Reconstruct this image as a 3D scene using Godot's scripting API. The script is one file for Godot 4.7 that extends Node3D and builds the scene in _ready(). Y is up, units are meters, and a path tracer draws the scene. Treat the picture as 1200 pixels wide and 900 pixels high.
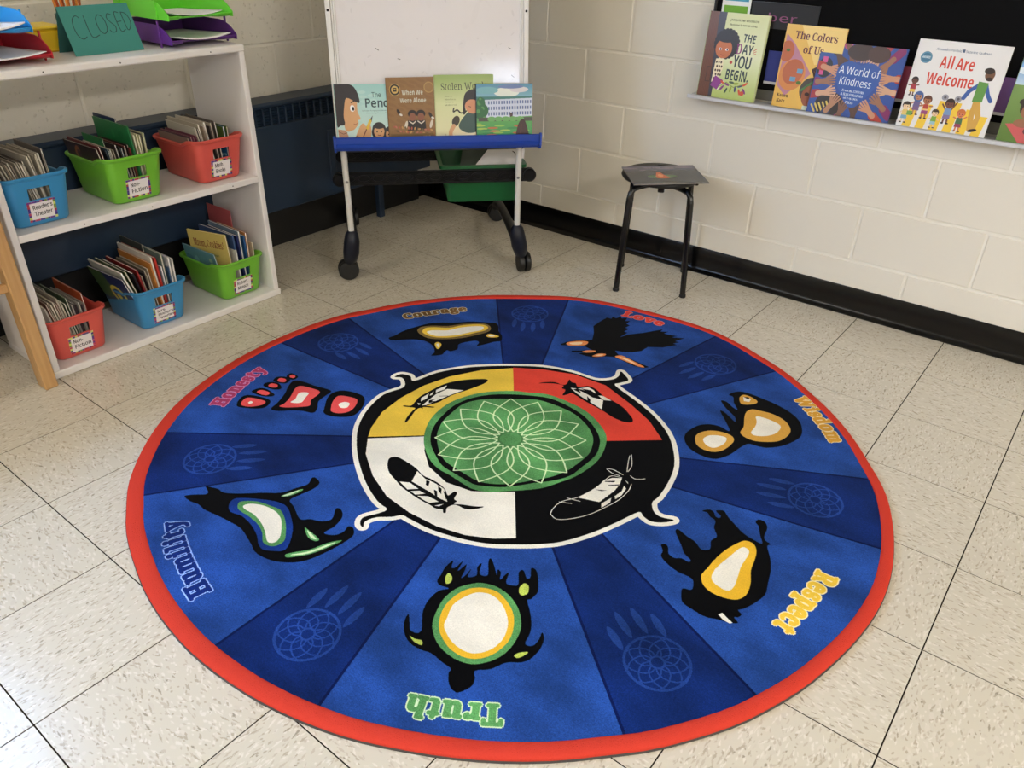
extends Node3D

# ---------------------------------------------------------------- naming, tagging
var used := {}
var mats := {}
var rng := RandomNumberGenerator.new()

func numbered(called: String) -> String:
	var n: int = used.get(called, 0)
	used[called] = n + 1
	return called if n == 0 else "%s_%03d" % [called, n]

func tag(o: Node3D, label: String, category: String, group := "", kind := "") -> void:
	o.set_meta("label", label)
	o.set_meta("category", category)
	if group != "":
		o.set_meta("group", group)
	if kind != "":
		o.set_meta("kind", kind)

func thing(called: String, label: String, category: String, at := Vector3.ZERO, turn := 0.0, group := "") -> Node3D:
	var o := Node3D.new()
	o.name = numbered(called)
	add_child(o)
	o.position = at
	o.rotation.y = turn
	tag(o, label, category, group)
	return o

func obj(called: String, m: Mesh, material: Material, parent: Node3D = self) -> MeshInstance3D:
	var o := MeshInstance3D.new()
	o.name = numbered(called) if parent == self else called
	o.mesh = m
	o.material_override = material
	parent.add_child(o, true)
	return o

func struct(called: String, m: Mesh, material: Material, label: String, category: String) -> MeshInstance3D:
	var o := obj(called, m, material)
	tag(o, label, category, "", "structure")
	return o

# ---------------------------------------------------------------- materials
func mat(c: Color, rough := 0.6, metal := 0.0, spec := 0.5) -> StandardMaterial3D:
	var key := "%s %.3f %.3f %.3f" % [c.to_html(), rough, metal, spec]
	if not mats.has(key):
		var m := StandardMaterial3D.new()
		m.albedo_color = c
		m.roughness = rough
		m.metallic = metal
		m.metallic_specular = spec
		mats[key] = m
	return mats[key]

func rgb8(r: int, g: int, b: int) -> Color:
	return Color(r / 255.0, g / 255.0, b / 255.0)

func tex_mat(im: Image, rough := 0.6, spec := 0.5) -> StandardMaterial3D:
	var m := StandardMaterial3D.new()
	m.albedo_texture = ImageTexture.create_from_image(im)
	m.roughness = rough
	m.metallic_specular = spec
	return m

func noise_tex(freq: float, octaves: int, sd: int, size := 512, normal := false, strength := 4.0) -> NoiseTexture2D:
	var n := FastNoiseLite.new()
	n.seed = sd
	n.frequency = freq
	n.fractal_octaves = octaves
	var t := NoiseTexture2D.new()
	t.width = size
	t.height = size
	t.seamless = true
	t.noise = n
	t.as_normal_map = normal
	t.bump_strength = strength
	return t

# ---------------------------------------------------------------- mesh helpers
func begin() -> SurfaceTool:
	var st := SurfaceTool.new()
	st.begin(Mesh.PRIMITIVE_TRIANGLES)
	return st

func done(st: SurfaceTool) -> ArrayMesh:
	st.generate_normals()
	return st.commit()

# corners counter-clockwise seen from outside
func quad(st: SurfaceTool, a: Vector3, b: Vector3, c: Vector3, d: Vector3, uv: Array = []) -> void:
	var p := [a, c, b, a, d, c]
	var ids := [0, 2, 1, 0, 3, 2]
	for i in 6:
		if uv.size() == 4:
			st.set_uv(uv[ids[i]])
		st.add_vertex(p[i])

func tri(st: SurfaceTool, a: Vector3, b: Vector3, c: Vector3) -> void:
	st.add_vertex(a); st.add_vertex(c); st.add_vertex(b)

func box(st: SurfaceTool, lo: Vector3, hi: Vector3, bev := 0.0, t := Transform3D()) -> void:
	var c := (lo + hi) * 0.5
	var h := (hi - lo) * 0.5
	var b := minf(bev, minf(h.x, minf(h.y, h.z)) * 0.9)
	st.set_smooth_group(-1)
	for ax in 3:
		var u := (ax + 1) % 3
		var v := (ax + 2) % 3
		for s in [-1.0, 1.0]:
			var q := []
			for k in [[-1, -1], [1, -1], [1, 1], [-1, 1]]:
				var p := Vector3.ZERO
				p[ax] = s * h[ax]
				p[u] = k[0] * (h[u] - b)
				p[v] = k[1] * (h[v] - b)
				q.append(t * (c + p))
			if s > 0:
				quad(st, q[0], q[1], q[2], q[3])
			else:
				quad(st, q[3], q[2], q[1], q[0])
	if b <= 0.0:
		return
	for ax in 3:
		var u := (ax + 1) % 3
		var v := (ax + 2) % 3
		for su in [-1.0, 1.0]:
			for sv in [-1.0, 1.0]:
				var q := []
				for e in [[-1, 0], [1, 0], [1, 1], [-1, 1]]:
					var p := Vector3.ZERO
					p[ax] = e[0] * (h[ax] - b)
					p[u] = su * (h[u] - (b if e[1] == 1 else 0.0))
					p[v] = sv * (h[v] - (b if e[1] == 0 else 0.0))
					q.append(t * (c + p))
				if su * sv < 0:
					quad(st, q[0], q[1], q[2], q[3])
				else:
					quad(st, q[3], q[2], q[1], q[0])
	for sx in [-1.0, 1.0]:
		for sy in [-1.0, 1.0]:
			for sz in [-1.0, 1.0]:
				var p1: Vector3 = t * (c + Vector3(sx * h.x, sy * (h.y - b), sz * (h.z - b)))
				var p2: Vector3 = t * (c + Vector3(sx * (h.x - b), sy * h.y, sz * (h.z - b)))
				var p3: Vector3 = t * (c + Vector3(sx * (h.x - b), sy * (h.y - b), sz * h.z))
				if sx * sy * sz > 0:
					tri(st, p1, p2, p3)
				else:
					tri(st, p1, p3, p2)

func box_mesh(lo: Vector3, hi: Vector3, bev := 0.0, t := Transform3D()) -> ArrayMesh:
	var st := begin()
	box(st, lo, hi, bev, t)
	return done(st)

# round tube along points
func tube(st: SurfaceTool, pts: Array, rad: Variant, seg := 10, caps := true) -> void:
	var rings := []
	var up := Vector3.UP
	for i in pts.size():
		var d: Vector3 = (pts[mini(i + 1, pts.size() - 1)] - pts[maxi(i - 1, 0)]).normalized()
		if absf(d.dot(up)) > 0.95:
			up = Vector3.RIGHT if absf(d.x) < 0.8 else Vector3.FORWARD
		var x := d.cross(up).normalized()
		var y := x.cross(d).normalized()
		up = y
		var r: float = rad[i] if rad is Array else rad
		var ring := []
		for k in seg:
			var a := TAU * k / seg
			ring.append(pts[i] + (x * cos(a) + y * sin(a)) * r)
		rings.append(ring)
	st.set_smooth_group(1)
	for i in pts.size() - 1:
		for k in seg:
			var k2 := (k + 1) % seg
			quad(st, rings[i][k2], rings[i][k], rings[i + 1][k], rings[i + 1][k2])
	if caps:
		st.set_smooth_group(-1)
		for k in seg:
			var k2 := (k + 1) % seg
			tri(st, pts[0], rings[0][k], rings[0][k2])
			tri(st, pts[-1], rings[-1][k2], rings[-1][k])

func tube_mesh(pts: Array, rad: Variant, seg := 10) -> ArrayMesh:
	var st := begin()
	tube(st, pts, rad, seg)
	return done(st)

# profile of (radius, along) turned about an axis at a point
func lathe(st: SurfaceTool, prof: Array, seg := 24, t := Transform3D(), smooth := true) -> void:
	st.set_smooth_group(1 if smooth else -1)
	for i in prof.size() - 1:
		if not smooth:
			st.set_smooth_group(i + 1)
		for k in seg:
			var a := TAU * k / seg
			var b := TAU * (k + 1) / seg
			var p: Vector2 = prof[i]
			var q: Vector2 = prof[i + 1]
			var v1 := t * Vector3(p.x * cos(a), p.y, p.x * sin(a))
			var v2 := t * Vector3(p.x * cos(b), p.y, p.x * sin(b))
			var v3 := t * Vector3(q.x * cos(b), q.y, q.x * sin(b))
			var v4 := t * Vector3(q.x * cos(a), q.y, q.x * sin(a))
			if p.x < 1e-6:
				tri(st, v1, v4, v3)
			elif q.x < 1e-6:
				tri(st, v1, v3, v2)
			else:
				quad(st, v1, v4, v3, v2)

# polygon (counter-clockwise, in the xy of t) pulled along z from z0 to z1
func prism(st: SurfaceTool, poly: PackedVector2Array, z0: float, z1: float, t := Transform3D(), smooth_sides := false) -> void:
	var idx := Geometry2D.triangulate_polygon(poly)
	st.set_smooth_group(-1)
	for i in range(0, idx.size(), 3):
		var a := poly[idx[i]]
		var b := poly[idx[i + 1]]
		var c := poly[idx[i + 2]]
		if (b - a).cross(c - a) < 0:
			var w := b
			b = c
			c = w
		tri(st, t * Vector3(a.x, a.y, z1), t * Vector3(b.x, b.y, z1), t * Vector3(c.x, c.y, z1))
		tri(st, t * Vector3(a.x, a.y, z0), t * Vector3(c.x, c.y, z0), t * Vector3(b.x, b.y, z0))
	st.set_smooth_group(2 if smooth_sides else -1)
	for i in poly.size():
		var a := poly[i]
		var b := poly[(i + 1) % poly.size()]
		quad(st, t * Vector3(a.x, a.y, z0), t * Vector3(b.x, b.y, z0), t * Vector3(b.x, b.y, z1), t * Vector3(a.x, a.y, z1))

func spline(p: PackedVector2Array, sub := 4, closed := true) -> PackedVector2Array:
	var out := PackedVector2Array()
	var n := p.size()
	for i in (n if closed else n - 1):
		var a := p[(i - 1 + n) % n] if closed or i > 0 else p[0]
		var b := p[i]
		var c := p[(i + 1) % n]
		var d := p[(i + 2) % n] if closed or i + 2 < n else p[n - 1]
		for k in sub:
			out.append(b.cubic_interpolate(c, a, d, float(k) / sub))
	if not closed:
		out.append(p[n - 1])
	return out

# ---------------------------------------------------------------- painting prints
class Paint:
	var im: Image
	var s := 1.0          # pixels per unit
	var o := Vector2.ZERO  # unit position of pixel 0
	static var glyphs := {}
	func _init(w: float, h: float, per_unit: float, base: Color, origin := Vector2.ZERO) -> void:
		s = per_unit
		o = origin
		im = Image.create(int(ceil(w * s)), int(ceil(h * s)), false, Image.FORMAT_RGB8)
		im.fill(base)
	func poly(c: Color, pts: PackedVector2Array) -> void:
		var q := PackedVector2Array()
		var lo := 1e9
		var hi := -1e9
		for p in pts:
			var v := (p - o) * s
			q.append(v)
			lo = minf(lo, v.y)
			hi = maxf(hi, v.y)
		var n := q.size()
		for y in range(maxi(0, int(floor(lo))), mini(im.get_height() - 1, int(ceil(hi))) + 1):
			var yc := y + 0.5
			var xs := []
			for i in n:
				var a := q[i]
				var b := q[(i + 1) % n]
				if (a.y <= yc) != (b.y <= yc):
					xs.append(a.x + (yc - a.y) / (b.y - a.y) * (b.x - a.x))
			xs.sort()
			for i in range(0, xs.size() - 1, 2):
				var x0 := maxi(0, int(round(xs[i])))
				var x1 := mini(im.get_width(), int(round(xs[i + 1])))
				if x1 > x0:
					im.fill_rect(Rect2i(x0, y, x1 - x0, 1), c)
	func rect(c: Color, x: float, y: float, w: float, h: float) -> void:
		im.fill_rect(Rect2i(int(round((x - o.x) * s)), int(round((y - o.y) * s)), maxi(1, int(round(w * s))), maxi(1, int(round(h * s)))), c)
	func ell(c: Color, x: float, y: float, rx: float, ry: float, turn := 0.0) -> void:
		var pts := PackedVector2Array()
		for k in 28:
			var a := TAU * k / 28
			pts.append(Vector2(x, y) + Vector2(cos(a) * rx, sin(a) * ry).rotated(turn))
		poly(c, pts)
	func line(c: Color, pts: PackedVector2Array, w: float) -> void:
		for i in pts.size() - 1:
			var d := (pts[i + 1] - pts[i])
			if d.length() < 1e-6:
				continue
			var n := d.normalized().orthogonal() * w * 0.5
			poly(c, PackedVector2Array([pts[i] + n, pts[i + 1] + n, pts[i + 1] - n, pts[i] - n]))
			ell(c, pts[i + 1].x, pts[i + 1].y, w * 0.5, w * 0.5)
		ell(c, pts[0].x, pts[0].y, w * 0.5, w * 0.5)
	func ring(c: Color, x: float, y: float, r: float, w: float) -> void:
		var pts := PackedVector2Array()
		for k in 41:
			pts.append(Vector2(x, y) + Vector2.from_angle(TAU * k / 40) * r)
		line(c, pts, w)
	func grad(c0: Color, c1: Color, x: float, y: float, w: float, h: float) -> void:
		var rows := int(h * s)
		for k in rows:
			im.fill_rect(Rect2i(int((x - o.x) * s), int((y - o.y) * s) + k, int(w * s), 1), c0.lerp(c1, float(k) / rows))
	static func shape(txt: String, font: String, weight: int) -> Array:
		var key := "%s|%s|%d" % [txt, font, weight]
		if not glyphs.has(key):
			var f := SystemFont.new()
			f.font_names = PackedStringArray([font])
			f.font_weight = weight
			var tm := TextMesh.new()
			tm.text = txt
			tm.font = f
			tm.font_size = 32
			tm.pixel_size = 0.01
			tm.depth = 0.01
			tm.curve_step = 1.0
			var a := tm.surface_get_arrays(0)
			var v: PackedVector3Array = a[Mesh.ARRAY_VERTEX]
			var nn: PackedVector3Array = a[Mesh.ARRAY_NORMAL]
			var idx: PackedInt32Array = a[Mesh.ARRAY_INDEX] if a[Mesh.ARRAY_INDEX] != null else PackedInt32Array(range(v.size()))
			var tris := []
			var lo := Vector2(1e9, 1e9)
			var hi := Vector2(-1e9, -1e9)
			for i in range(0, idx.size(), 3):
				if nn[idx[i]].z > 0.5:
					var t := PackedVector2Array()
					for k in 3:
						var p := v[idx[i + k]]
						var q := Vector2(p.x, -p.y)
						t.append(q)
						lo = lo.min(q)
						hi = hi.max(q)
					tris.append(t)
			glyphs[key] = [tris, lo, hi]
		return glyphs[key]
	# fills the box (x, y, w, h) with the ink of a text; turned about the box's middle
	func text(txt: String, c: Color, x: float, y: float, w: float, h: float, turn := 0.0, font := "Droid Sans", weight := 400, bold := 0.0) -> void:
		var g := Paint.shape(txt, font, weight)
		var lo: Vector2 = g[1]
		var sz: Vector2 = g[2] - g[1]
		var mid := Vector2(x + w / 2, y + h / 2)
		var offs := [Vector2.ZERO]
		if bold > 0.0:
			for k in 8:
				offs.append(Vector2.from_angle(TAU * k / 8) * bold)
		for d in offs:
			for t in g[0]:
				var q := PackedVector2Array()
				for p in t:
					var u: Vector2 = (p - lo) / sz * Vector2(w, h) - Vector2(w, h) / 2
					q.append(mid + u.rotated(turn) + d)
				poly(c, q)

# ---------------------------------------------------------------- scene
const TILE := 0.3048
const BACK_Z := -2.14
const LEFT_X := -0.76
const ROOM_X := 6.4
const ROOM_Z := 5.6
const ROOM_H := 2.75

func _ready() -> void:
	rng.seed = 20240
	var cam := Camera3D.new()
	cam.name = "camera"
	add_child(cam)
	cam.basis = Basis.from_euler(Vector3(-0.5400492, 0.6591217, 0.0221567))
	cam.position = Vector3(2.13476, 1.27787, 0.78872)
	cam.fov = 52.357
	cam.near = 0.05
	cam.far = 60.0
	cam.current = true
	var sky_mat := ProceduralSkyMaterial.new()
	sky_mat.sky_top_color = rgb8(150, 185, 235)
	sky_mat.sky_horizon_color = rgb8(225, 235, 250)
	sky_mat.ground_bottom_color = rgb8(120, 120, 110)
	sky_mat.ground_horizon_color = rgb8(190, 195, 200)
	var sky := Sky.new()
	sky.sky_material = sky_mat
	var env := Environment.new()
	env.background_mode = Environment.BG_SKY
	env.sky = sky
	env.background_energy_multiplier = 30.0
	env.tonemap_mode = Environment.TONE_MAPPER_LINEAR
	env.tonemap_exposure = 1.03
	env.sdfgi_enabled = true
	env.ssao_enabled = true
	env.ssil_enabled = true
	var we := WorldEnvironment.new()
	we.name = "environment"
	we.environment = env
	add_child(we)
	# ceiling lights: position, energy
	var lamp_energy := 3.6
	for d in [[0.15, 2.4, 0.75], [0.15, 4.6, 0.75], [2.9, 3.6, 1.2], [5.0, 0.6, 4.2], [5.4, 3.6, 1.8]]:
		ceiling_light(Vector3(d[0], ROOM_H, d[1]), lamp_energy * d[2])

	build_room()
	build_radiator()
	build_board()
	build_rug()
	build_shelf()
	build_bins()
	build_trays()
	build_easel()
	build_stool()
	build_table()

func ceiling_light(at: Vector3, energy: float) -> void:
	var places := ["over the corner", "over the middle", "beyond the frame"]
	var t := thing("ceiling_light", "white fluorescent ceiling panel light lighting the classroom", "ceiling light", at, 0.0, "ceiling panel lights")
	var st := begin()
	box(st, Vector3(-0.31, -0.03, -0.61), Vector3(-0.29, 0, 0.61), 0.003)
	box(st, Vector3(0.29, -0.03, -0.61), Vector3(0.31, 0, 0.61), 0.003)
	box(st, Vector3(-0.29, -0.03, -0.61), Vector3(0.29, 0, -0.59), 0.003)
	box(st, Vector3(-0.29, -0.03, 0.59), Vector3(0.29, 0, 0.61), 0.003)
	obj("frame", done(st), mat(rgb8(235, 235, 232), 0.5), t)
	var glow := StandardMaterial3D.new()
	glow.albedo_color = rgb8(240, 240, 235)
	glow.emission_enabled = true
	glow.emission = Color(1.0, 0.95, 0.86)
	glow.emission_energy_multiplier = 1.5
	obj("diffuser", box_mesh(Vector3(-0.29, -0.02, -0.59), Vector3(0.29, -0.01, 0.59)), glow, t)
	var l := AreaLight3D.new()
	l.name = "lamp"
	l.area_size = Vector2(0.56, 1.16)
	l.light_energy = energy
	l.light_color = Color(1.0, 0.977, 0.94)
	l.shadow_enabled = true
	l.set("area_range", 12.0)
	l.set("area_attenuation", 2.0)
	l.rotation = Vector3(-PI / 2, 0, 0)
	l.position = Vector3(0, -0.035, 0)
	t.add_child(l)

# ---------------------------------------------------------------- room
func build_room() -> void:
	# floor tiles
	var im := floor_image()
	var fm := tex_mat(im, 0.24, 0.5)
	var slab := struct("floor", box_mesh(Vector3(LEFT_X - 0.2, -0.2, BACK_Z - 0.2), Vector3(ROOM_X + 0.2, -0.0011, ROOM_Z + 0.2)), mat(rgb8(34, 29, 25), 0.95, 0.0, 0.1), "beige speckled vinyl tile floor under the round rug", "floor")
	var vars := []
	for k in 16:
		vars.append(tile_mesh(Vector2(k % 4, k / 4) * 0.25, k % 2 == 1, 0.25))
	var field := begin()
	for a in range(-8, 19):
		for b in range(-3, 22):
			var lo := Vector2(b * TILE, a * TILE)
			var p := Vector3(lo.x, 0, lo.y)
			if lo.x + TILE < LEFT_X or lo.y + TILE < BACK_Z:
				continue
			var odd := posmod(a + b, 2)
			var m: ArrayMesh = vars[(rng.randi() % 8) * 2 + odd]
			if b <= 9 and a <= 4:
				var o := obj("tile", m, fm, slab)
				o.position = p
			else:
				field.append_from(m, 0, Transform3D(Basis(), p))
	var fo := obj("tile_field", field.commit(), fm, slab)
	fo.set_meta("kind", "stuff")

	# walls: painted concrete blocks on a slab, joints 3 mm deep
	var paint := mat(rgb8(221, 215, 201), 0.55)
	paint.normal_enabled = true
	paint.normal_texture = noise_tex(0.03, 4, 5, 512, true, 1.2)
	paint.normal_scale = 0.35
	paint.uv1_triplanar = true
	paint.uv1_world_triplanar = true
	paint.uv1_scale = Vector3(1.6, 1.6, 1.6)
	var rough_paint := paint.duplicate() as StandardMaterial3D
	rough_paint.normal_texture = pit_texture()
	rough_paint.normal_scale = 1.0
	rough_paint.uv1_scale = Vector3(1.7, 1.7, 1.7)
	var joint := mat(rgb8(228, 223, 211), 0.6)
	var H := 0.2032
	var L := 0.4064
	var back := struct("wall_back", box_mesh(Vector3(LEFT_X - 0.2, -0.2, BACK_Z - 0.2), Vector3(ROOM_X + 0.2, ROOM_H + 0.1, BACK_Z - 0.003)), joint, "cream painted concrete block wall behind the stool and display ledge", "wall")
	var full := box_mesh(Vector3(0.003, 0.003, -0.03), Vector3(L - 0.003, H - 0.003, 0), 0.004)
	var fullx := box_mesh(Vector3(-0.03, 0.003, 0.003), Vector3(0, H - 0.003, L - 0.003), 0.004)
	for i in 7:
		var off := 0.22 if i % 2 == 1 else 0.0168
		for k in range(-3, 9):
			var x0 := off + k * L
			if x0 + L < LEFT_X:
				continue
			var m := full
			if x0 < LEFT_X:
				m = box_mesh(Vector3(LEFT_X - x0 + 0.004, 0.004, -0.03), Vector3(L - 0.004, H - 0.004, 0), 0.005)
			var o := obj("block", m, paint, back)
			o.position = Vector3(x0, i * H, BACK_Z)
	obj("painted_face", box_mesh(Vector3(LEFT_X, 7 * H + 0.003, BACK_Z - 0.03), Vector3(ROOM_X, ROOM_H, BACK_Z), 0.003), paint, back)
	obj("painted_face", box_mesh(Vector3(0.22 + 9 * L, 0, BACK_Z - 0.03), Vector3(ROOM_X, 7 * H, BACK_Z), 0.003), paint, back)
	# left wall with a window further along, beyond the frame
	var wz0 := 0.30
	var wz1 := 2.6
	var wy0 := 1.42
	var wy1 := 2.4
	var st := begin()
	box(st, Vector3(LEFT_X - 0.2, -0.2, BACK_Z), Vector3(LEFT_X - 0.0035, wy0, ROOM_Z))
	box(st, Vector3(LEFT_X - 0.2, wy1, BACK_Z), Vector3(LEFT_X - 0.0035, ROOM_H + 0.1, ROOM_Z))
	box(st, Vector3(LEFT_X - 0.2, wy0, BACK_Z), Vector3(LEFT_X - 0.0035, wy1, wz0))
	box(st, Vector3(LEFT_X - 0.2, wy0, wz1), Vector3(LEFT_X - 0.0035, wy1, ROOM_Z))
	var left := struct("wall_left", done(st), joint, "cream painted concrete block wall behind the white bookshelf", "wall")
	for i in 6:
		var off := -0.092 if i % 2 == 1 else -0.2952
		for k in range(-6, 4):
			var z0 := off + k * L
			if z0 + L < BACK_Z:
				continue
			var m := fullx
			if z0 < BACK_Z:
				m = box_mesh(Vector3(-0.03, 0.004, BACK_Z - z0 + 0.004), Vector3(0, H - 0.004, L - 0.004), 0.005)
			var o := obj("block", m, rough_paint, left)
			o.position = Vector3(LEFT_X, i * H, z0)
	obj("painted_face", box_mesh(Vector3(LEFT_X - 0.03, 6 * H + 0.003, BACK_Z), Vector3(LEFT_X, ROOM_H, wz0), 0.003), rough_paint, left)
	var ff := begin()
	box(ff, Vector3(LEFT_X - 0.03, 6 * H + 0.003, wz0), Vector3(LEFT_X, wy0, ROOM_Z), 0.003)
	box(ff, Vector3(LEFT_X - 0.03, wy1, wz0), Vector3(LEFT_X, ROOM_H, ROOM_Z), 0.003)
	box(ff, Vector3(LEFT_X - 0.03, wy0, wz1), Vector3(LEFT_X, wy1, ROOM_Z), 0.003)
	box(ff, Vector3(LEFT_X - 0.03, 0, -0.092 + 4 * L), Vector3(LEFT_X, 6 * H, ROOM_Z), 0.003)
	obj("painted_face", done(ff), rough_paint, left)
	var win := struct("window_1", frame_mesh(wz0, wz1, wy0, wy1), mat(rgb8(235, 235, 232), 0.4), "white framed window in the left wall above the radiator run", "window")
	var glass := StandardMaterial3D.new()
	glass.transparency = BaseMaterial3D.TRANSPARENCY_ALPHA
	glass.albedo_color = Color(1, 1, 1, 0.05)
	glass.roughness = 0.0
	for k in 2:
		var za := lerpf(wz0, wz1, k * 0.5)
		obj("pane", box_mesh(Vector3(LEFT_X - 0.105, wy0 + 0.04, za + 0.03), Vector3(LEFT_X - 0.1, wy1 - 0.04, za + (wz1 - wz0) / 2 - 0.03)), glass, win)
	var plain := mat(rgb8(176, 170, 158), 0.7)
	# far side wall with one window
	st = begin()
	var fz0 := 2.33
	var fz1 := 3.1
	var fy0 := 0.85
	var fy1 := 1.47
	box(st, Vector3(ROOM_X, -0.2, BACK_Z), Vector3(ROOM_X + 0.2, fy0, ROOM_Z))
	box(st, Vector3(ROOM_X, fy1, BACK_Z), Vector3(ROOM_X + 0.2, ROOM_H + 0.1, ROOM_Z))
	box(st, Vector3(ROOM_X, fy0, BACK_Z), Vector3(ROOM_X + 0.2, fy1, fz0))
	box(st, Vector3(ROOM_X, fy0, fz1), Vector3(ROOM_X + 0.2, fy1, ROOM_Z))
	struct("wall_right", done(st), plain, "cream painted far side wall of the classroom outside the view", "wall")
	var win_b := struct("window_2", frame_mesh(fz0, fz1, fy0, fy1), mat(rgb8(235, 235, 232), 0.4), "white framed window in the far side wall of the classroom", "window")
	win_b.position.x = ROOM_X - LEFT_X + 0.2
	for k in 2:
		var za := lerpf(fz0, fz1, k * 0.5)
		obj("pane", box_mesh(Vector3(LEFT_X - 0.105, fy0 + 0.04, za + 0.03), Vector3(LEFT_X - 0.1, fy1 - 0.04, za + (fz1 - fz0) / 2 - 0.03)), glass, win_b)
	struct("wall_front", box_mesh(Vector3(LEFT_X - 0.2, -0.2, ROOM_Z), Vector3(ROOM_X + 0.2, ROOM_H + 0.1, ROOM_Z + 0.2)), plain, "cream painted wall of the classroom behind the viewer", "wall")
	struct("ceiling", box_mesh(Vector3(LEFT_X - 0.2, ROOM_H, BACK_Z - 0.2), Vector3(ROOM_X + 0.2, ROOM_H + 0.15, ROOM_Z + 0.2)), mat(rgb8(208, 206, 200), 0.8), "white ceiling holding the panel lights", "ceiling")
	# black rubber cove base
	var black := mat(rgb8(6, 6, 7), 0.22, 0.0, 0.4)
	var prof := PackedVector2Array([Vector2(0, 0), Vector2(0.024, 0), Vector2(0.024, 0.003), Vector2(0.014, 0.008), Vector2(0.008, 0.014), Vector2(0.005, 0.024), Vector2(0.004, 0.1), Vector2(0.002, 0.104), Vector2(0, 0.104)])
	st = begin()
	prism(st, prof, LEFT_X, ROOM_X, Transform3D(Basis(Vector3(0, 0, 1), Vector3(0, 1, 0), Vector3(1, 0, 0)), Vector3(0, 0, BACK_Z)), true)
	struct("baseboard_back", done(st), black, "glossy black rubber cove base along the wall behind the stool", "baseboard")
	st = begin()
	prism(st, prof, -ROOM_Z, -BACK_Z, Transform3D(Basis(Vector3(1, 0, 0), Vector3(0, 1, 0), Vector3(0, 0, -1)), Vector3(LEFT_X, 0, 0)), true)
	struct("baseboard_left", done(st), black, "black rubber cove base under the radiator behind the bookshelf", "baseboard")

func frame_mesh(z0: float, z1: float, y0: float, y1: float) -> ArrayMesh:
	var st := begin()
	var xa := LEFT_X - 0.14
	var xb := LEFT_X - 0.06
	var zm := (z0 + z1) / 2
	box(st, Vector3(xa, y0, z0), Vector3(xb, y0 + 0.05, z1), 0.004)
	box(st, Vector3(xa, y1 - 0.05, z0), Vector3(xb, y1, z1), 0.004)
	for z in [z0 + 0.02, zm, z1 - 0.02]:
		box(st, Vector3(xa, y0 + 0.05, z - 0.025), Vector3(xb, y1 - 0.05, z + 0.025), 0.004)
	return done(st)

func tile_mesh(uv: Vector2, turned: bool, span: float) -> ArrayMesh:
	var st := begin()
	var g := 0.0014
	var b := 0.00025
	var a := TILE
	var top := [Vector3(g + b, 0, g + b), Vector3(g + b, 0, a - g - b), Vector3(a - g - b, 0, a - g - b), Vector3(a - g - b, 0, g + b)]
	var low := [Vector3(g, -b, g), Vector3(g, -b, a - g), Vector3(a - g, -b, a - g), Vector3(a - g, -b, g)]
	var e := 0.004
	var uvs := [uv + Vector2(e, e), uv + Vector2(e, span - e), uv + Vector2(span - e, span - e), uv + Vector2(span - e, e)]
	if turned:
		uvs = [uvs[1], uvs[2], uvs[3], uvs[0]]
	st.set_smooth_group(-1)
	quad(st, top[0], top[1], top[2], top[3], uvs)
	for k in 4:
		var k2 := (k + 1) % 4
		quad(st, low[k], low[k2], top[k2], top[k], [uvs[k], uvs[k2], uvs[k2], uvs[k]])
		var d := Vector3(0, -0.005, 0)
		quad(st, low[k] + d, low[k2] + d, low[k2], low[k], [uvs[k], uvs[k2], uvs[k2], uvs[k]])
	return done(st)

func floor_image() -> Image:
	var n := 1024
	var im := Image.create(n, n, false, Image.FORMAT_RGB8)
	im.fill(rgb8(204, 196, 178))
	var r := RandomNumberGenerator.new()
	r.seed = 77
	var p := Paint.new(n, n, 1.0, rgb8(204, 196, 178))
	# faint mottling first, then many short chips lying mostly one way
	for k in 1800:
		var c: Color = [rgb8(201, 192, 175), rgb8(209, 200, 184)][r.randi() % 2]
		p.ell(c, r.randf() * n, r.randf() * n, r.randf_range(3, 9), r.randf_range(1.5, 4), r.randfn(0, 0.35))
	for k in 15000:
		var dark := r.randf()
		var c: Color = rgb8(217, 209, 195) if dark < 0.4 else rgb8(190, 179, 161) if dark < 0.74 else rgb8(177, 166, 147) if dark < 0.955 else rgb8(156, 146, 129)
		var l := absf(r.randfn(0, 3.8)) + 2.0
		var x := r.randf() * n
		var y := r.randf() * n
		var t := r.randfn(0, 0.28)
		var d := Vector2.from_angle(t) * l
		var w := Vector2.from_angle(t + PI / 2) * r.randf_range(0.9, 2.4)
		p.poly(c, PackedVector2Array([Vector2(x, y) - d, Vector2(x, y) + w, Vector2(x, y) + d, Vector2(x, y) - w]))
	return p.im

# soft paint with small pits in it
func pit_texture() -> ImageTexture:
	var n := 512
	var h := Image.create(n, n, false, Image.FORMAT_RGB8)
	var fn := FastNoiseLite.new()
	fn.seed = 9
	fn.frequency = 0.02
	fn.fractal_octaves = 3
	var bytes := PackedByteArray()
	bytes.resize(n * n * 3)
	for y in n:
		for x in n:
			var v := int(200 + 26 * fn.get_noise_2d(x, y))
			var i := (y * n + x) * 3
			bytes[i] = v; bytes[i + 1] = v; bytes[i + 2] = v
	h = Image.create_from_data(n, n, false, Image.FORMAT_RGB8, bytes)
	var r := RandomNumberGenerator.new()
	r.seed = 3
	var p := Paint.new(1, 1, 1.0, Color.BLACK)
	p.im = h
	for k in 420:
		var a := r.randf() * n
		var b := r.randf() * n
		var s := r.randf_range(0.9, 3.2)
		p.ell(rgb8(150, 150, 150), a, b, s * r.randf_range(0.8, 2.2), s, r.randf() * 3)
		p.ell(rgb8(105, 105, 105), a, b, s * 0.6, s * 0.5)
	h.convert(Image.FORMAT_RGBA8)
	h.bump_map_to_normal_map(7.0)
	return ImageTexture.create_from_image(h)

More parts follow.
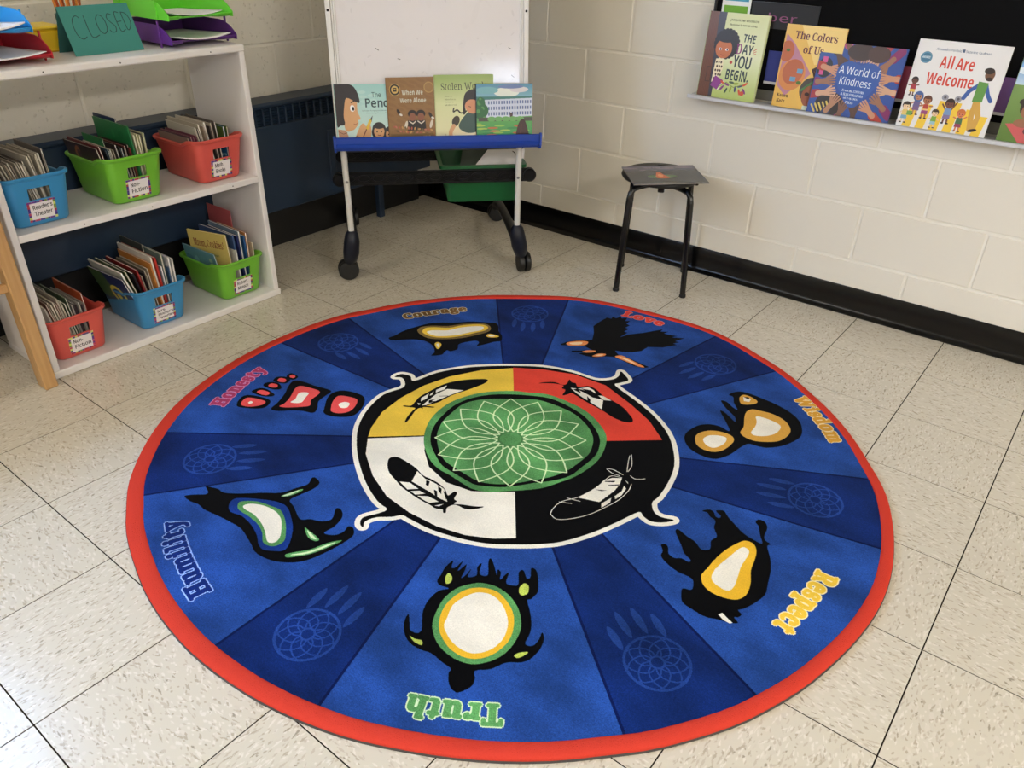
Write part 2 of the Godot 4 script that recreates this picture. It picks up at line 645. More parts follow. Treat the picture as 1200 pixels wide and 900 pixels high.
# ---------------------------------------------------------------- radiator
func build_radiator() -> void:
	var navy := mat(rgb8(30, 48, 70), 0.4, 0.0, 0.5)
	var t := thing("radiator", "long navy blue metal radiator cabinet along the wall behind the shelf", "radiator")
	var x0 := LEFT_X + 0.004
	var x1 := -0.622
	var za := -2.06
	var zb := 1.4
	var gz0 := -2.0
	var st := begin()
	# shell with an open grille band on its front
	box(st, Vector3(x0, 0.6, za), Vector3(x1, 0.622, zb), 0.008)
	box(st, Vector3(x1 - 0.012, 0.185, za), Vector3(x1, 0.535, zb), 0.004)
	box(st, Vector3(x0, 0.185, za), Vector3(x1 - 0.012, 0.2, zb), 0.003)
	box(st, Vector3(x0, 0.2, za), Vector3(x1 - 0.012, 0.6, za + 0.012), 0.003)
	obj("cabinet", done(st), navy, t)
	obj("dark_base", box_mesh(Vector3(x0, 0.0, za), Vector3(LEFT_X + 0.045, 0.186, zb)), mat(rgb8(13, 13, 14), 0.5), t)
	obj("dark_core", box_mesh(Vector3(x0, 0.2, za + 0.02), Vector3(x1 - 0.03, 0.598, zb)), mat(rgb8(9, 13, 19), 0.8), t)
	var pitch := 0.0365
	var bars := int((zb - gz0) / pitch)
	for k in bars:
		var z := gz0 + k * pitch
		if z > -0.78:
			break
		obj("grille_bar", box_mesh(Vector3(x1 - 0.014, 0.535, z), Vector3(x1 - 0.001, 0.6, z + 0.0085), 0.001), navy, t)
		st = begin()
		for j in 6:
			var y := 0.541 + j * 0.0105
			var q := Transform3D(Basis(Vector3(0, 0, 1), -0.5), Vector3(x1 - 0.008, y, 0))
			box(st, Vector3(-0.006, -0.0012, z + 0.0085), Vector3(0.004, 0.0012, z + pitch), 0.0, q)
		obj("louver", done(st), navy, t)
	st = begin()
	box(st, Vector3(x1 - 0.014, 0.53, -0.78), Vector3(x1 - 0.001, 0.602, zb), 0.003)
	obj("front_panel", done(st), navy, t)
	obj("seam_cover", box_mesh(Vector3(x1 - 0.002, 0.25, -1.46), Vector3(x1 + 0.005, 0.47, -1.425), 0.003), navy, t)
	for z in [-1.75, -0.9, 0.4]:
		obj("leg", box_mesh(Vector3(x1 - 0.05, 0, z), Vector3(x1 - 0.02, 0.186, z + 0.03), 0.002), navy, t)

# ---------------------------------------------------------------- black board, ledge and what stands on it
func build_board() -> void:
	var t := thing("bulletin_board", "black felt bulletin board with a pale metal ledge on the block wall", "board", Vector3(0, 0, BACK_Z))
	var felt := mat(rgb8(15, 15, 16), 0.9, 0.0, 0.2)
	obj("panel", box_mesh(Vector3(0.775, 0.752, 0.001), Vector3(3.4, 1.9, 0.014), 0.002), felt, t)
	obj("edge_strip", box_mesh(Vector3(0.767, 0.70, 0.001), Vector3(0.777, 1.9, 0.019), 0.002), mat(rgb8(12, 12, 12), 0.5), t)
	obj("lower_strip", box_mesh(Vector3(0.777, 0.716, 0.001), Vector3(3.4, 0.757, 0.01), 0.001), mat(rgb8(96, 94, 86), 0.6), t)
	var st := begin()
	var prof := PackedVector2Array([Vector2(0.001, 0.700), Vector2(0.07, 0.697), Vector2(0.078, 0.700), Vector2(0.078, 0.709), Vector2(0.074, 0.712), Vector2(0.072, 0.707), Vector2(0.001, 0.709)])
	prism(st, prof, 0.735, 3.4, Transform3D(Basis(Vector3(0, 0, 1), Vector3(0, 1, 0), Vector3(1, 0, 0)), Vector3()))
	obj("ledge", done(st), mat(rgb8(205, 206, 210), 0.4, 0.2), t)
	# coloured card strips standing along the foot of the board
	for d in [[1.0, 1.10, rgb8(38, 48, 120), "blue card strip on the black board, right of the green book"], [1.41, 1.51, rgb8(128, 34, 62), "crimson card strip on the black board, left of the white book"], [1.735, 1.81, rgb8(98, 62, 120), "purple card strip on the black board, right of the white book"]]:
		var c := thing("card_strip", d[3], "card", Vector3(d[0], 0.775, BACK_Z + 0.0145))
		obj("card", box_mesh(Vector3(0, 0.008, 0), Vector3(d[1] - d[0], 0.11, 0.003), 0.0005), mat(d[2], 0.6), c)
		obj("white_edge", box_mesh(Vector3(0, 0, 0), Vector3(d[1] - d[0], 0.0085, 0.006), 0.0005), mat(rgb8(190, 188, 190), 0.5), c)
	# striped poster and black pocket with pink lettering
	var p := Paint.new(13, 16, 12, rgb8(236, 238, 236))
	p.rect(rgb8(70, 160, 190), 1.1, 1, 10.8, 10.4)
	p.rect(rgb8(110, 168, 44), 1.1, 12.6, 10.8, 2.6)
	var po := thing("poster", "small white edged poster striped blue and green on the black board", "poster", Vector3(0.797, 0.975, BACK_Z + 0.0142))
	printed(po, "sheet", 0.108, 0.2, 0.0012, p.im, 0.6, rgb8(236, 238, 236))
	var q := Paint.new(30, 16, 10, rgb8(9, 9, 10))
	q.text("ber", rgb8(134, 70, 108), 8, 6.2, 13, 5.4, 0.0, "Droid Sans", 400)
	var bk := thing("wall_pocket", "black plastic pocket with pink lettering pinned above the books", "sign", Vector3(0.912, 0.955, BACK_Z + 0.0145))
	printed(bk, "pocket", 0.24, 0.082, 0.003, q.im, 0.5, rgb8(9, 9, 10))
	obj("glossy_edge", tube_mesh([Vector3(0, 0.081, 0.004), Vector3(0.09, 0.0825, 0.006), Vector3(0.17, 0.0815, 0.007), Vector3(0.24, 0.080, 0.004)], 0.0022, 8), mat(rgb8(60, 60, 64), 0.12), bk)
	# picture books on the ledge
	var z := BACK_Z + 0.062
	book_on_ledge(0.765, 0.99, 0.287, 0.016, cover_door(), "pale green hardcover picture book with brown door edge, leftmost on the wall ledge", rgb8(196, 206, 150), z, 0.008)
	book_on_ledge(1.055, 1.26, 0.268, 0.009, cover_yellow(), "yellow picture book partly hidden behind the blue book of hands", rgb8(225, 178, 90), z - 0.014, 0.006)
	book_on_ledge(1.188, 1.462, 0.226, 0.010, cover_hands(), "blue picture book with a ring of hands on the wall ledge", rgb8(50, 80, 150), z, 0.006)
	book_on_ledge(1.489, 1.752, 0.262, 0.010, cover_white(), "white picture book with red title and walking children on the ledge", rgb8(228, 226, 222), z, 0.004)
	book_on_ledge(1.786, 2.03, 0.242, 0.010, cover_field(), "picture book with blue sky and green field, rightmost on the wall ledge", rgb8(120, 140, 80), z, 0.004)

# a flat print: front face carries the picture, edges a plain colour; its lower left corner is the origin, it faces +z
func printed(parent: Node3D, called: String, w: float, h: float, th: float, im: Image, rough: float, edge: Color, spec := 0.5) -> MeshInstance3D:
	var m := ArrayMesh.new()
	var st := begin()
	st.set_smooth_group(-1)
	quad(st, Vector3(0, 0, th), Vector3(w, 0, th), Vector3(w, h, th), Vector3(0, h, th), [Vector2(0, 1), Vector2(1, 1), Vector2(1, 0), Vector2(0, 0)])
	st.generate_normals()
	m = st.commit()
	st = begin()
	st.set_smooth_group(-1)
	quad(st, Vector3(w, 0, 0), Vector3(0, 0, 0), Vector3(0, h, 0), Vector3(w, h, 0))
	quad(st, Vector3(0, 0, 0), Vector3(w, 0, 0), Vector3(w, 0, th), Vector3(0, 0, th))
	quad(st, Vector3(w, 0, 0), Vector3(w, h, 0), Vector3(w, h, th), Vector3(w, 0, th))
	quad(st, Vector3(w, h, 0), Vector3(0, h, 0), Vector3(0, h, th), Vector3(w, h, th))
	quad(st, Vector3(0, h, 0), Vector3(0, 0, 0), Vector3(0, 0, th), Vector3(0, h, th))
	st.generate_normals()
	st.commit(m)
	m.surface_set_material(0, tex_mat(im, rough, spec))
	m.surface_set_material(1, mat(edge, rough))
	var o := MeshInstance3D.new()
	o.name = called
	o.mesh = m
	parent.add_child(o, true)
	return o

# a picture book standing up: origin at the lower left front corner of its back, faces +z; spine on the left
func picture_book(label: String, w: float, h: float, th: float, im: Image, edge: Color, group := "") -> Node3D:
	var t := thing("picture_book", label, "book", Vector3.ZERO, 0.0, group)
	var c := 0.0022
	var f := printed(t, "front_cover", w, h, c, im, 0.32, edge)
	f.position = Vector3(0, 0, th - c)
	obj("back_cover", box_mesh(Vector3(0, 0, 0), Vector3(w, h, c), 0.0005), mat(edge, 0.4), t)
	obj("spine", box_mesh(Vector3(-0.001, 0, 0), Vector3(0.0022, h, th), 0.0006), mat(edge, 0.4), t)
	obj("pages", box_mesh(Vector3(0.002, 0.003, c), Vector3(w - 0.004, h - 0.003, th - c), 0.0), mat(rgb8(232, 226, 210), 0.8), t)
	return t

func book_on_ledge(x0: float, x1: float, h: float, th: float, im: Image, label: String, edge: Color, z: float, roll: float) -> void:
	var t := picture_book(label, x1 - x0, h, th, im, edge, "picture books on the wall ledge")
	# leans back so that its top touches the board
	var lean := asin(clampf((z - th - BACK_Z - 0.018) / h, 0.0, 0.5))
	var b := Basis(Vector3.RIGHT, -lean)
	t.transform = Transform3D(b, Vector3(x0, 0.7095, z - th))

# ---------------------------------------------------------------- printed covers (units: centimetres, y down)
func face(p: Paint, x: float, y: float, r: float, skin: Color, hair: Color) -> void:
	p.ell(hair, x, y - r * 0.25, r * 1.12, r * 1.1)
	p.ell(skin, x, y + r * 0.1, r * 0.88, r * 0.95)
	p.ell(hair, x, y - r * 0.72, r * 0.85, r * 0.38)
	for s in [-1, 1]:
		p.ell(rgb8(30, 22, 20), x + s * r * 0.36, y + r * 0.08, r * 0.11, r * 0.13)
	p.line(rgb8(130, 60, 50), PackedVector2Array([Vector2(x - r * 0.25, y + r * 0.58), Vector2(x, y + r * 0.66), Vector2(x + r * 0.25, y + r * 0.56)]), r * 0.1)

func kid(p: Paint, x: float, y: float, h: float, skin: Color, hair: Color, top: Color, low: Color, arms := 0.0) -> void:
	var r := h * 0.17
	for s in [-1, 1]:
		p.line(skin, PackedVector2Array([Vector2(x + s * h * 0.06, y - h * 0.3), Vector2(x + s * h * 0.08, y - h * 0.02)]), h * 0.07)
		p.ell(rgb8(35, 30, 40), x + s * h * 0.1, y - h * 0.02, h * 0.06, h * 0.03)
		p.line(skin, PackedVector2Array([Vector2(x + s * h * 0.1, y - h * 0.56), Vector2(x + s * h * 0.27, y - h * (0.45 + arms * (0.5 if s > 0 else 0.35)))]), h * 0.06)
	p.poly(low, PackedVector2Array([Vector2(x - h * 0.13, y - h * 0.4), Vector2(x + h * 0.13, y - h * 0.4), Vector2(x + h * 0.15, y - h * 0.2), Vector2(x - h * 0.15, y - h * 0.2)]))
	p.poly(top, PackedVector2Array([Vector2(x - h * 0.12, y - h * 0.64), Vector2(x + h * 0.12, y - h * 0.64), Vector2(x + h * 0.15, y - h * 0.36), Vector2(x - h * 0.15, y - h * 0.36)]))
	face(p, x, y - h * 0.8, r, skin, hair)

func cover_door() -> Image:
	var p := Paint.new(22.5, 28.7, 16, rgb8(202, 212, 150))
	p.grad(rgb8(212, 216, 158), rgb8(226, 230, 190), 6, 0, 16.5, 14)
	p.grad(rgb8(226, 230, 190), rgb8(178, 196, 108), 6, 14, 16.5, 14.7)
	p.rect(rgb8(112, 66, 44), 0, 0, 5.2, 28.7)
	for k in 9:
		p.line(rgb8(92, 52, 34), PackedVector2Array([Vector2(0.4 + k * 0.55, 0), Vector2(0.55 + k * 0.52, 14), Vector2(0.3 + k * 0.55, 28.7)]), 0.12)
	p.poly(rgb8(58, 56, 66), PackedVector2Array([Vector2(3.6, 0), Vector2(6.6, 0), Vector2(5.9, 28.7), Vector2(4.6, 28.7)]))
	p.line(rgb8(70, 44, 34), PackedVector2Array([Vector2(2.6, 18.5), Vector2(4.2, 18.5), Vector2(4.2, 23.5), Vector2(2.4, 23.5), Vector2(2.6, 18.5)]), 0.25)
	# a child looking round the door
	p.ell(rgb8(34, 28, 28), 8.4, 10.3, 4.4, 4.7)
	for k in 22:
		var a := TAU * k / 22
		p.ell(rgb8(34, 28, 28), 8.4 + cos(a) * 4.2, 10.3 + sin(a) * 4.4, 0.8, 0.8)
	p.ell(rgb8(196, 112, 66), 7.6, 12.0, 3.2, 3.3)
	p.ell(rgb8(34, 28, 28), 7.9, 9.0, 2.8, 0.9)
	for s in [6.3, 8.9]:
		p.ell(rgb8(245, 240, 232), s, 12.2, 0.6, 0.45)
		p.ell(rgb8(25, 20, 20), s + 0.1, 12.2, 0.28, 0.38)
	p.line(rgb8(150, 60, 44), PackedVector2Array([Vector2(6.8, 14.0), Vector2(7.6, 14.3), Vector2(8.4, 14.0)]), 0.2)
	p.poly(rgb8(238, 226, 190), PackedVector2Array([Vector2(5.3, 15.5), Vector2(8.2, 15.2), Vector2(8.6, 18.5), Vector2(7.4, 23.0), Vector2(4.9, 23.6)]))
	for i in 5:
		for j in 3:
			p.ell(rgb8(70, 52, 40), 5.8 + j * 0.9 + (i % 2) * 0.4, 16.6 + i * 1.4, 0.32, 0.42)
	p.poly(rgb8(140, 60, 140), PackedVector2Array([Vector2(6.2, 21.2), Vector2(9.6, 22.6), Vector2(7.6, 26.0), Vector2(4.8, 24.8)]))
	p.line(rgb8(240, 236, 230), PackedVector2Array([Vector2(9.8, 22.8), Vector2(7.8, 26.1)]), 0.3)
	p.text("JACQUELINE WOODSON", rgb8(70, 84, 44), 8.2, 2.0, 10.8, 0.85, 0.0, "Droid Sans", 700)
	p.text("illustrated by RAFAEL LÓPEZ", rgb8(80, 92, 52), 8.2, 3.4, 10.4, 0.9, 0.0, "Droid Sans", 700)
	var ink := rgb8(38, 58, 62)
	p.text("THE", ink, 14.4, 6.6, 4.6, 2.6, 0.04, "Droid Sans", 700)
	p.text("D", rgb8(132, 44, 112), 12.4, 9.8, 2.1, 3.4, -0.03, "Droid Serif", 700)
	p.text("AY", ink, 14.8, 10.0, 4.0, 3.2, 0.05, "Droid Sans", 700)
	p.text("YOU", ink, 12.2, 13.9, 6.6, 3.8, 0.03, "Droid Sans", 400, 0.12)
	p.text("BEGiN.", ink, 10.2, 18.4, 8.8, 3.8, 0.02, "Droid Sans", 700)
	var cols := [rgb8(214, 90, 60), rgb8(130, 60, 130), rgb8(70, 90, 70), rgb8(150, 170, 60), rgb8(60, 70, 110)]
	for k in 12:
		var x := 9.5 + (k % 6) * 1.75
		var y := 23.3 + (k / 6) * 2.1 + 0.5 * sin(k * 2.0)
		p.ell(cols[k % 5], x, y, 1.1, 0.38, 0.6 - 0.25 * k)
	p.line(rgb8(130, 150, 70), PackedVector2Array([Vector2(8, 25), Vector2(11, 23), Vector2(14, 24.5), Vector2(17.5, 23.2)]), 0.25)
	p.ell(rgb8(204, 84, 60), 17.6, 26.2, 0.8, 0.8)
	p.ell(rgb8(190, 70, 60), 11.3, 16.2, 0.55, 0.55)
	for k in 3:
		p.line(rgb8(200, 80, 70), PackedVector2Array([Vector2(18.9, 11.8 + k * 0.6), Vector2(20.0, 11.0 + k * 0.8)]), 0.22)
	return p.im

func cover_yellow() -> Image:
	var p := Paint.new(20.5, 26.8, 14, rgb8(228, 184, 92))
	p.poly(rgb8(240, 208, 130), PackedVector2Array([Vector2(5, 0), Vector2(20.5, 0), Vector2(20.5, 10), Vector2(12, 12)]))
	p.poly(rgb8(186, 130, 150), PackedVector2Array([Vector2(0.5, 3), Vector2(4, 6), Vector2(11.5, 15), Vector2(4, 23), Vector2(0.5, 20)]))
	p.ell(rgb8(214, 140, 80), 5.0, 16, 4.6, 5.2, 0.3)
	p.ell(rgb8(186, 104, 70), 5.2, 15, 3.6, 4.2, 0.3)
	p.ell(rgb8(190, 104, 66), 1.6, 8.6, 2.6, 3.4)
	for q in [[4.6, 16.6], [6.6, 13.8]]:
		p.rect(rgb8(110, 160, 196), q[0], q[1], 2.0, 1.5)
	p.ell(rgb8(86, 120, 60), 8.0, 18.3, 0.9, 0.6)
	p.ell(rgb8(86, 120, 60), 2.0, 8.2, 0.7, 0.5)
	p.poly(rgb8(60, 34, 28), PackedVector2Array([Vector2(11.5, 13.5), Vector2(18, 9.5), Vector2(20.5, 10), Vector2(20.5, 20), Vector2(15, 20)]))
	for k in 4:
		p.line(rgb8(110, 66, 50), PackedVector2Array([Vector2(12.5 + k, 14 - k * 0.6), Vector2(15 + k, 17), Vector2(16 + k, 20)]), 0.3)
	p.ell(rgb8(230, 184, 90), 13, 22, 5, 5.4)
	p.ell(rgb8(74, 70, 66), 13, 20.3, 4.2, 4.3)
	p.line(rgb8(70, 120, 70), PackedVector2Array([Vector2(9.5, 20.5), Vector2(12.8, 17.6), Vector2(16.6, 20.5)]), 0.8)
	p.ell(rgb8(150, 86, 60), 13, 22.2, 3.1, 3.6)
	for s in [-1, 1]:
		p.ell(rgb8(54, 30, 26), 13 + s * 1.3, 21.6, 0.8, 0.6)
	p.line(rgb8(170, 70, 70), PackedVector2Array([Vector2(12.2, 24.0), Vector2(13, 24.3), Vector2(13.9, 24.0)]), 0.25)
	p.rect(rgb8(208, 220, 200), 11, 25.4, 4, 1.4)
	var ink := rgb8(88, 30, 52)
	p.text("The Colors", ink, 3.4, 2.0, 14.6, 2.5, 0.02, "Droid Serif", 700)
	p.text("of Us", ink, 7.2, 6.2, 7.0, 2.5, 0.0, "Droid Serif", 700)
	p.text("Karen", rgb8(60, 30, 30), 1.2, 22.4, 4.2, 1.1, 0.0, "Droid Serif", 700)
	p.text("Katz", rgb8(60, 30, 30), 1.4, 24.2, 3.0, 1.1, 0.0, "Droid Serif", 700)
	return p.im

func cover_hands() -> Image:
	var p := Paint.new(27.4, 22.6, 16, rgb8(40, 74, 148))
	var skins := [rgb8(206, 160, 130), rgb8(176, 128, 98), rgb8(122, 82, 62), rgb8(86, 58, 46), rgb8(196, 140, 108), rgb8(150, 104, 80)]
	var sleeves := [rgb8(190, 60, 70), rgb8(150, 40, 110), rgb8(200, 60, 40), rgb8(50, 60, 70), rgb8(214, 90, 150), rgb8(60, 70, 110)]
	p.ell(rgb8(34, 36, 44), 2.6, 8, 2.6, 3.2); p.ell(rgb8(36, 30, 32), 7.0, 19.5, 4.8, 4.2)
	p.rect(rgb8(206, 80, 140), 1.4, 4.6, 1.6, 1.8); p.rect(rgb8(206, 80, 140), 1.0, 8.6, 1.4, 1.8)
	for k in 5:
		p.line(rgb8(212, 186, 90), PackedVector2Array([Vector2(1.2 + k * 1.2, 20.2 - k * 0.4), Vector2(2.6 + k * 1.2, 22.2 - k * 0.3)]), 0.6)
	for k in 15:
		var a := TAU * k / 15 + 0.15
		var c := Vector2(14.2, 11.6) + Vector2(cos(a) * 9.6, sin(a) * 8.8)
		var inward := (Vector2(14.2, 11.6) - c).normalized().rotated(0.25 * sin(k * 2.3))
		var side := inward.orthogonal()
		var skin: Color = skins[(k * 5) % 6]
		p.line(sleeves[k % 6].darkened(0.15), PackedVector2Array([c - inward * 6.5, c - inward * 3.4]), 2.7)
		p.line(skin, PackedVector2Array([c - inward * 3.4, c - inward * 0.6]), 1.7)
		p.poly(skin, PackedVector2Array([c - inward * 1.4 + side * 0.9, c + inward * 0.7 + side * 1.25, c + inward * 0.7 - side * 1.25, c - inward * 1.4 - side * 0.9]))
		for f in 4:
			var o := side * (f - 1.5) * 0.66 + inward * 0.5
			var d := inward.rotated((f - 1.5) * -0.1) * (2.1 - 0.28 * absf(f - 1.4))
			p.line(skin, PackedVector2Array([c + o, c + o + d]), 0.56)
			p.line(skin.darkened(0.28), PackedVector2Array([c + o + side * 0.31, c + o + side * 0.31 + d * 0.8]), 0.09)
			p.ell(skin.lightened(0.25), c.x + o.x + d.x, c.y + o.y + d.y, 0.17, 0.17)
		p.line(skin, PackedVector2Array([c - inward * 0.4 + side * 1.0, c + inward * 1.1 + side * 1.9]), 0.55)
	p.ell(rgb8(58, 40, 36), 13.2, 2.2, 4.4, 2.6); p.ell(rgb8(70, 46, 40), 19.0, 2.4, 3.6, 2.6)
	p.poly(rgb8(44, 84, 162), spline(PackedVector2Array([Vector2(14.2, 6.2), Vector2(17.0, 5.2), Vector2(20.4, 6.4), Vector2(21.4, 10), Vector2(19.2, 14.6), Vector2(14.6, 19.6), Vector2(10.0, 15.6), Vector2(7.2, 11), Vector2(7.4, 7), Vector2(10.6, 5.2)])))
	var w := rgb8(232, 238, 242)
	p.text("A World of", w, 7.6, 6.8, 13.4, 2.6, 0.03, "Droid Sans", 400)
	p.text("Kindness", w, 8.6, 10.2, 10.4, 2.6, 0.03, "Droid Sans", 400)
	p.text("From the EDITORS", w, 10.2, 14.0, 7.2, 0.75, 0.02, "Droid Serif", 700)
	p.text("& ILLUSTRATORS", w, 10.0, 15.2, 7.4, 0.75, 0.02, "Droid Serif", 700)
	p.text("of PAJAMA", w, 11.2, 16.4, 4.8, 0.75, 0.02, "Droid Serif", 700)
	p.text("PRESS", w, 12.2, 17.6, 2.6, 0.75, 0.02, "Droid Serif", 700)
	return p.im

func cover_white() -> Image:
	var p := Paint.new(26.3, 26.2, 16, rgb8(226, 224, 222))
	for k in 6:
		p.poly(rgb8(236, 196, 62), PackedVector2Array([Vector2(1.6 + k * 4.1, 26.2), Vector2(2.8 + k * 4.1, 16.5 + 3 * absf(2.5 - k) * 0.5), Vector2(5.1 + k * 4.1, 16.5 + 3 * absf(2.5 - k) * 0.5), Vector2(4.2 + k * 4.1, 26.2)]))
	var red := rgb8(206, 62, 46)
	p.text("Alexandra Penfold ★ Suzanne Kaufman", rgb8(70, 92, 120), 5.4, 2.0, 15.6, 0.9, 0.0, "Droid Sans", 400)
	p.text("All Are", red, 7.6, 4.2, 9.8, 3.6, 0.0, "Droid Sans", 700)
	p.text("Welcome", red, 5.0, 9.0, 13.6, 3.8, 0.0, "Droid Sans", 700)
	p.ell(rgb8(60, 112, 140), 3.2, 5.2, 1.7, 1.7)
	p.ring(rgb8(110, 160, 184), 3.2, 5.2, 1.45, 0.14)
	p.text("AWARD", rgb8(220, 232, 238), 2.0, 4.8, 2.4, 0.7, 0.0, "Droid Sans", 700)
	# people walking
	kid(p, 1.9, 16.8, 5.6, rgb8(96, 58, 46), rgb8(40, 26, 24), rgb8(170, 56, 66), rgb8(226, 190, 80), 0.3)
	kid(p, 4.4, 22.4, 7.0, rgb8(182, 128, 96), rgb8(70, 96, 150), rgb8(104, 92, 140), rgb8(120, 90, 130))
	p.ring(rgb8(70, 96, 150), 4.4, 16.9, 1.25, 0.5)
	kid(p, 1.6, 25.2, 6.4, rgb8(232, 200, 160), rgb8(50, 40, 34), rgb8(226, 196, 110), rgb8(120, 170, 200))
	p.rect(rgb8(110, 160, 80), 2.2, 21.4, 1.6, 1.4)
	kid(p, 7.3, 23.2, 6.9, rgb8(164, 104, 72), rgb8(92, 54, 40), rgb8(230, 190, 120), rgb8(150, 70, 120), 0.25)
	p.rect(rgb8(176, 62, 52), 6.5, 18.9, 1.5, 1.3)
	kid(p, 10.6, 25.6, 5.6, rgb8(226, 192, 156), rgb8(60, 46, 38), rgb8(120, 160, 60), rgb8(150, 190, 200))
	kid(p, 14.0, 23.8, 7.4, rgb8(112, 66, 50), rgb8(44, 28, 26), rgb8(120, 150, 190), rgb8(130, 110, 150), 0.9)
	for s in [-1, 1]:
		p.ell(rgb8(150, 150, 160), 14.0 + s * 1.9, 16.1, 1.0, 0.9)
		p.ell(rgb8(90, 86, 96), 14.0 + s * 1.9, 16.1, 0.4, 0.4)
	kid(p, 18.0, 25.6, 6.6, rgb8(210, 120, 80), rgb8(200, 110, 60), rgb8(70, 110, 76), rgb8(150, 60, 90), 0.5)
	# the tall grown-up on the right
	p.line(rgb8(206, 160, 76), PackedVector2Array([Vector2(21.0, 16.6), Vector2(20.9, 20.6), Vector2(21.6, 24.4)]), 1.6)
	p.line(rgb8(206, 160, 76), PackedVector2Array([Vector2(21.6, 16.6), Vector2(22.8, 20.4), Vector2(22.4, 24.2)]), 1.5)
	p.ell(rgb8(36, 30, 34), 22.4, 24.6, 1.3, 0.45, -0.3)
	p.line(rgb8(60, 92, 160), PackedVector2Array([Vector2(20.6, 11.2), Vector2(18.2, 13.4), Vector2(17.2, 15.6)]), 1.2)
	p.line(rgb8(60, 92, 160), PackedVector2Array([Vector2(22.4, 11.4), Vector2(23.6, 14.0), Vector2(24.8, 15.6)]), 1.1)
	p.poly(rgb8(96, 146, 70), PackedVector2Array([Vector2(20.0, 10.4), Vector2(22.8, 10.6), Vector2(22.6, 16.2), Vector2(19.8, 16.4)]))
	p.ell(rgb8(108, 74, 54), 22.4, 8.2, 1.35, 1.7); p.ell(rgb8(38, 28, 26), 22.0, 7.2, 1.4, 0.9); p.ell(rgb8(50, 34, 30), 22.6, 9.5, 1.0, 0.55)
	return p.im

func cover_field() -> Image:
	var p := Paint.new(24.4, 24.2, 12, rgb8(110, 140, 70))
	p.grad(rgb8(90, 140, 200), rgb8(190, 210, 226), 0, 0, 24.4, 8)
	p.ell(rgb8(216, 226, 234), 3, 4, 3.5, 1.2); p.ell(rgb8(216, 226, 234), 12, 3, 4, 1.2)
	p.grad(rgb8(120, 150, 84), rgb8(92, 122, 54), 0, 8, 24.4, 16.2)
	p.poly(rgb8(198, 90, 90), PackedVector2Array([Vector2(1, 19.2), Vector2(9, 18), Vector2(12, 24.2), Vector2(6, 24.2)]))
	face(p, 6.4, 14.8, 2.6, rgb8(150, 100, 76), rgb8(52, 40, 36))
	p.ell(rgb8(52, 44, 40), 5.8, 12.6, 3.0, 1.3)
	p.ell(rgb8(150, 100, 76), 5.4, 18.6, 2.4, 1.2)
	p.ell(rgb8(96, 60, 60), 8.2, 20.6, 2.0, 1.2)
	return p.im

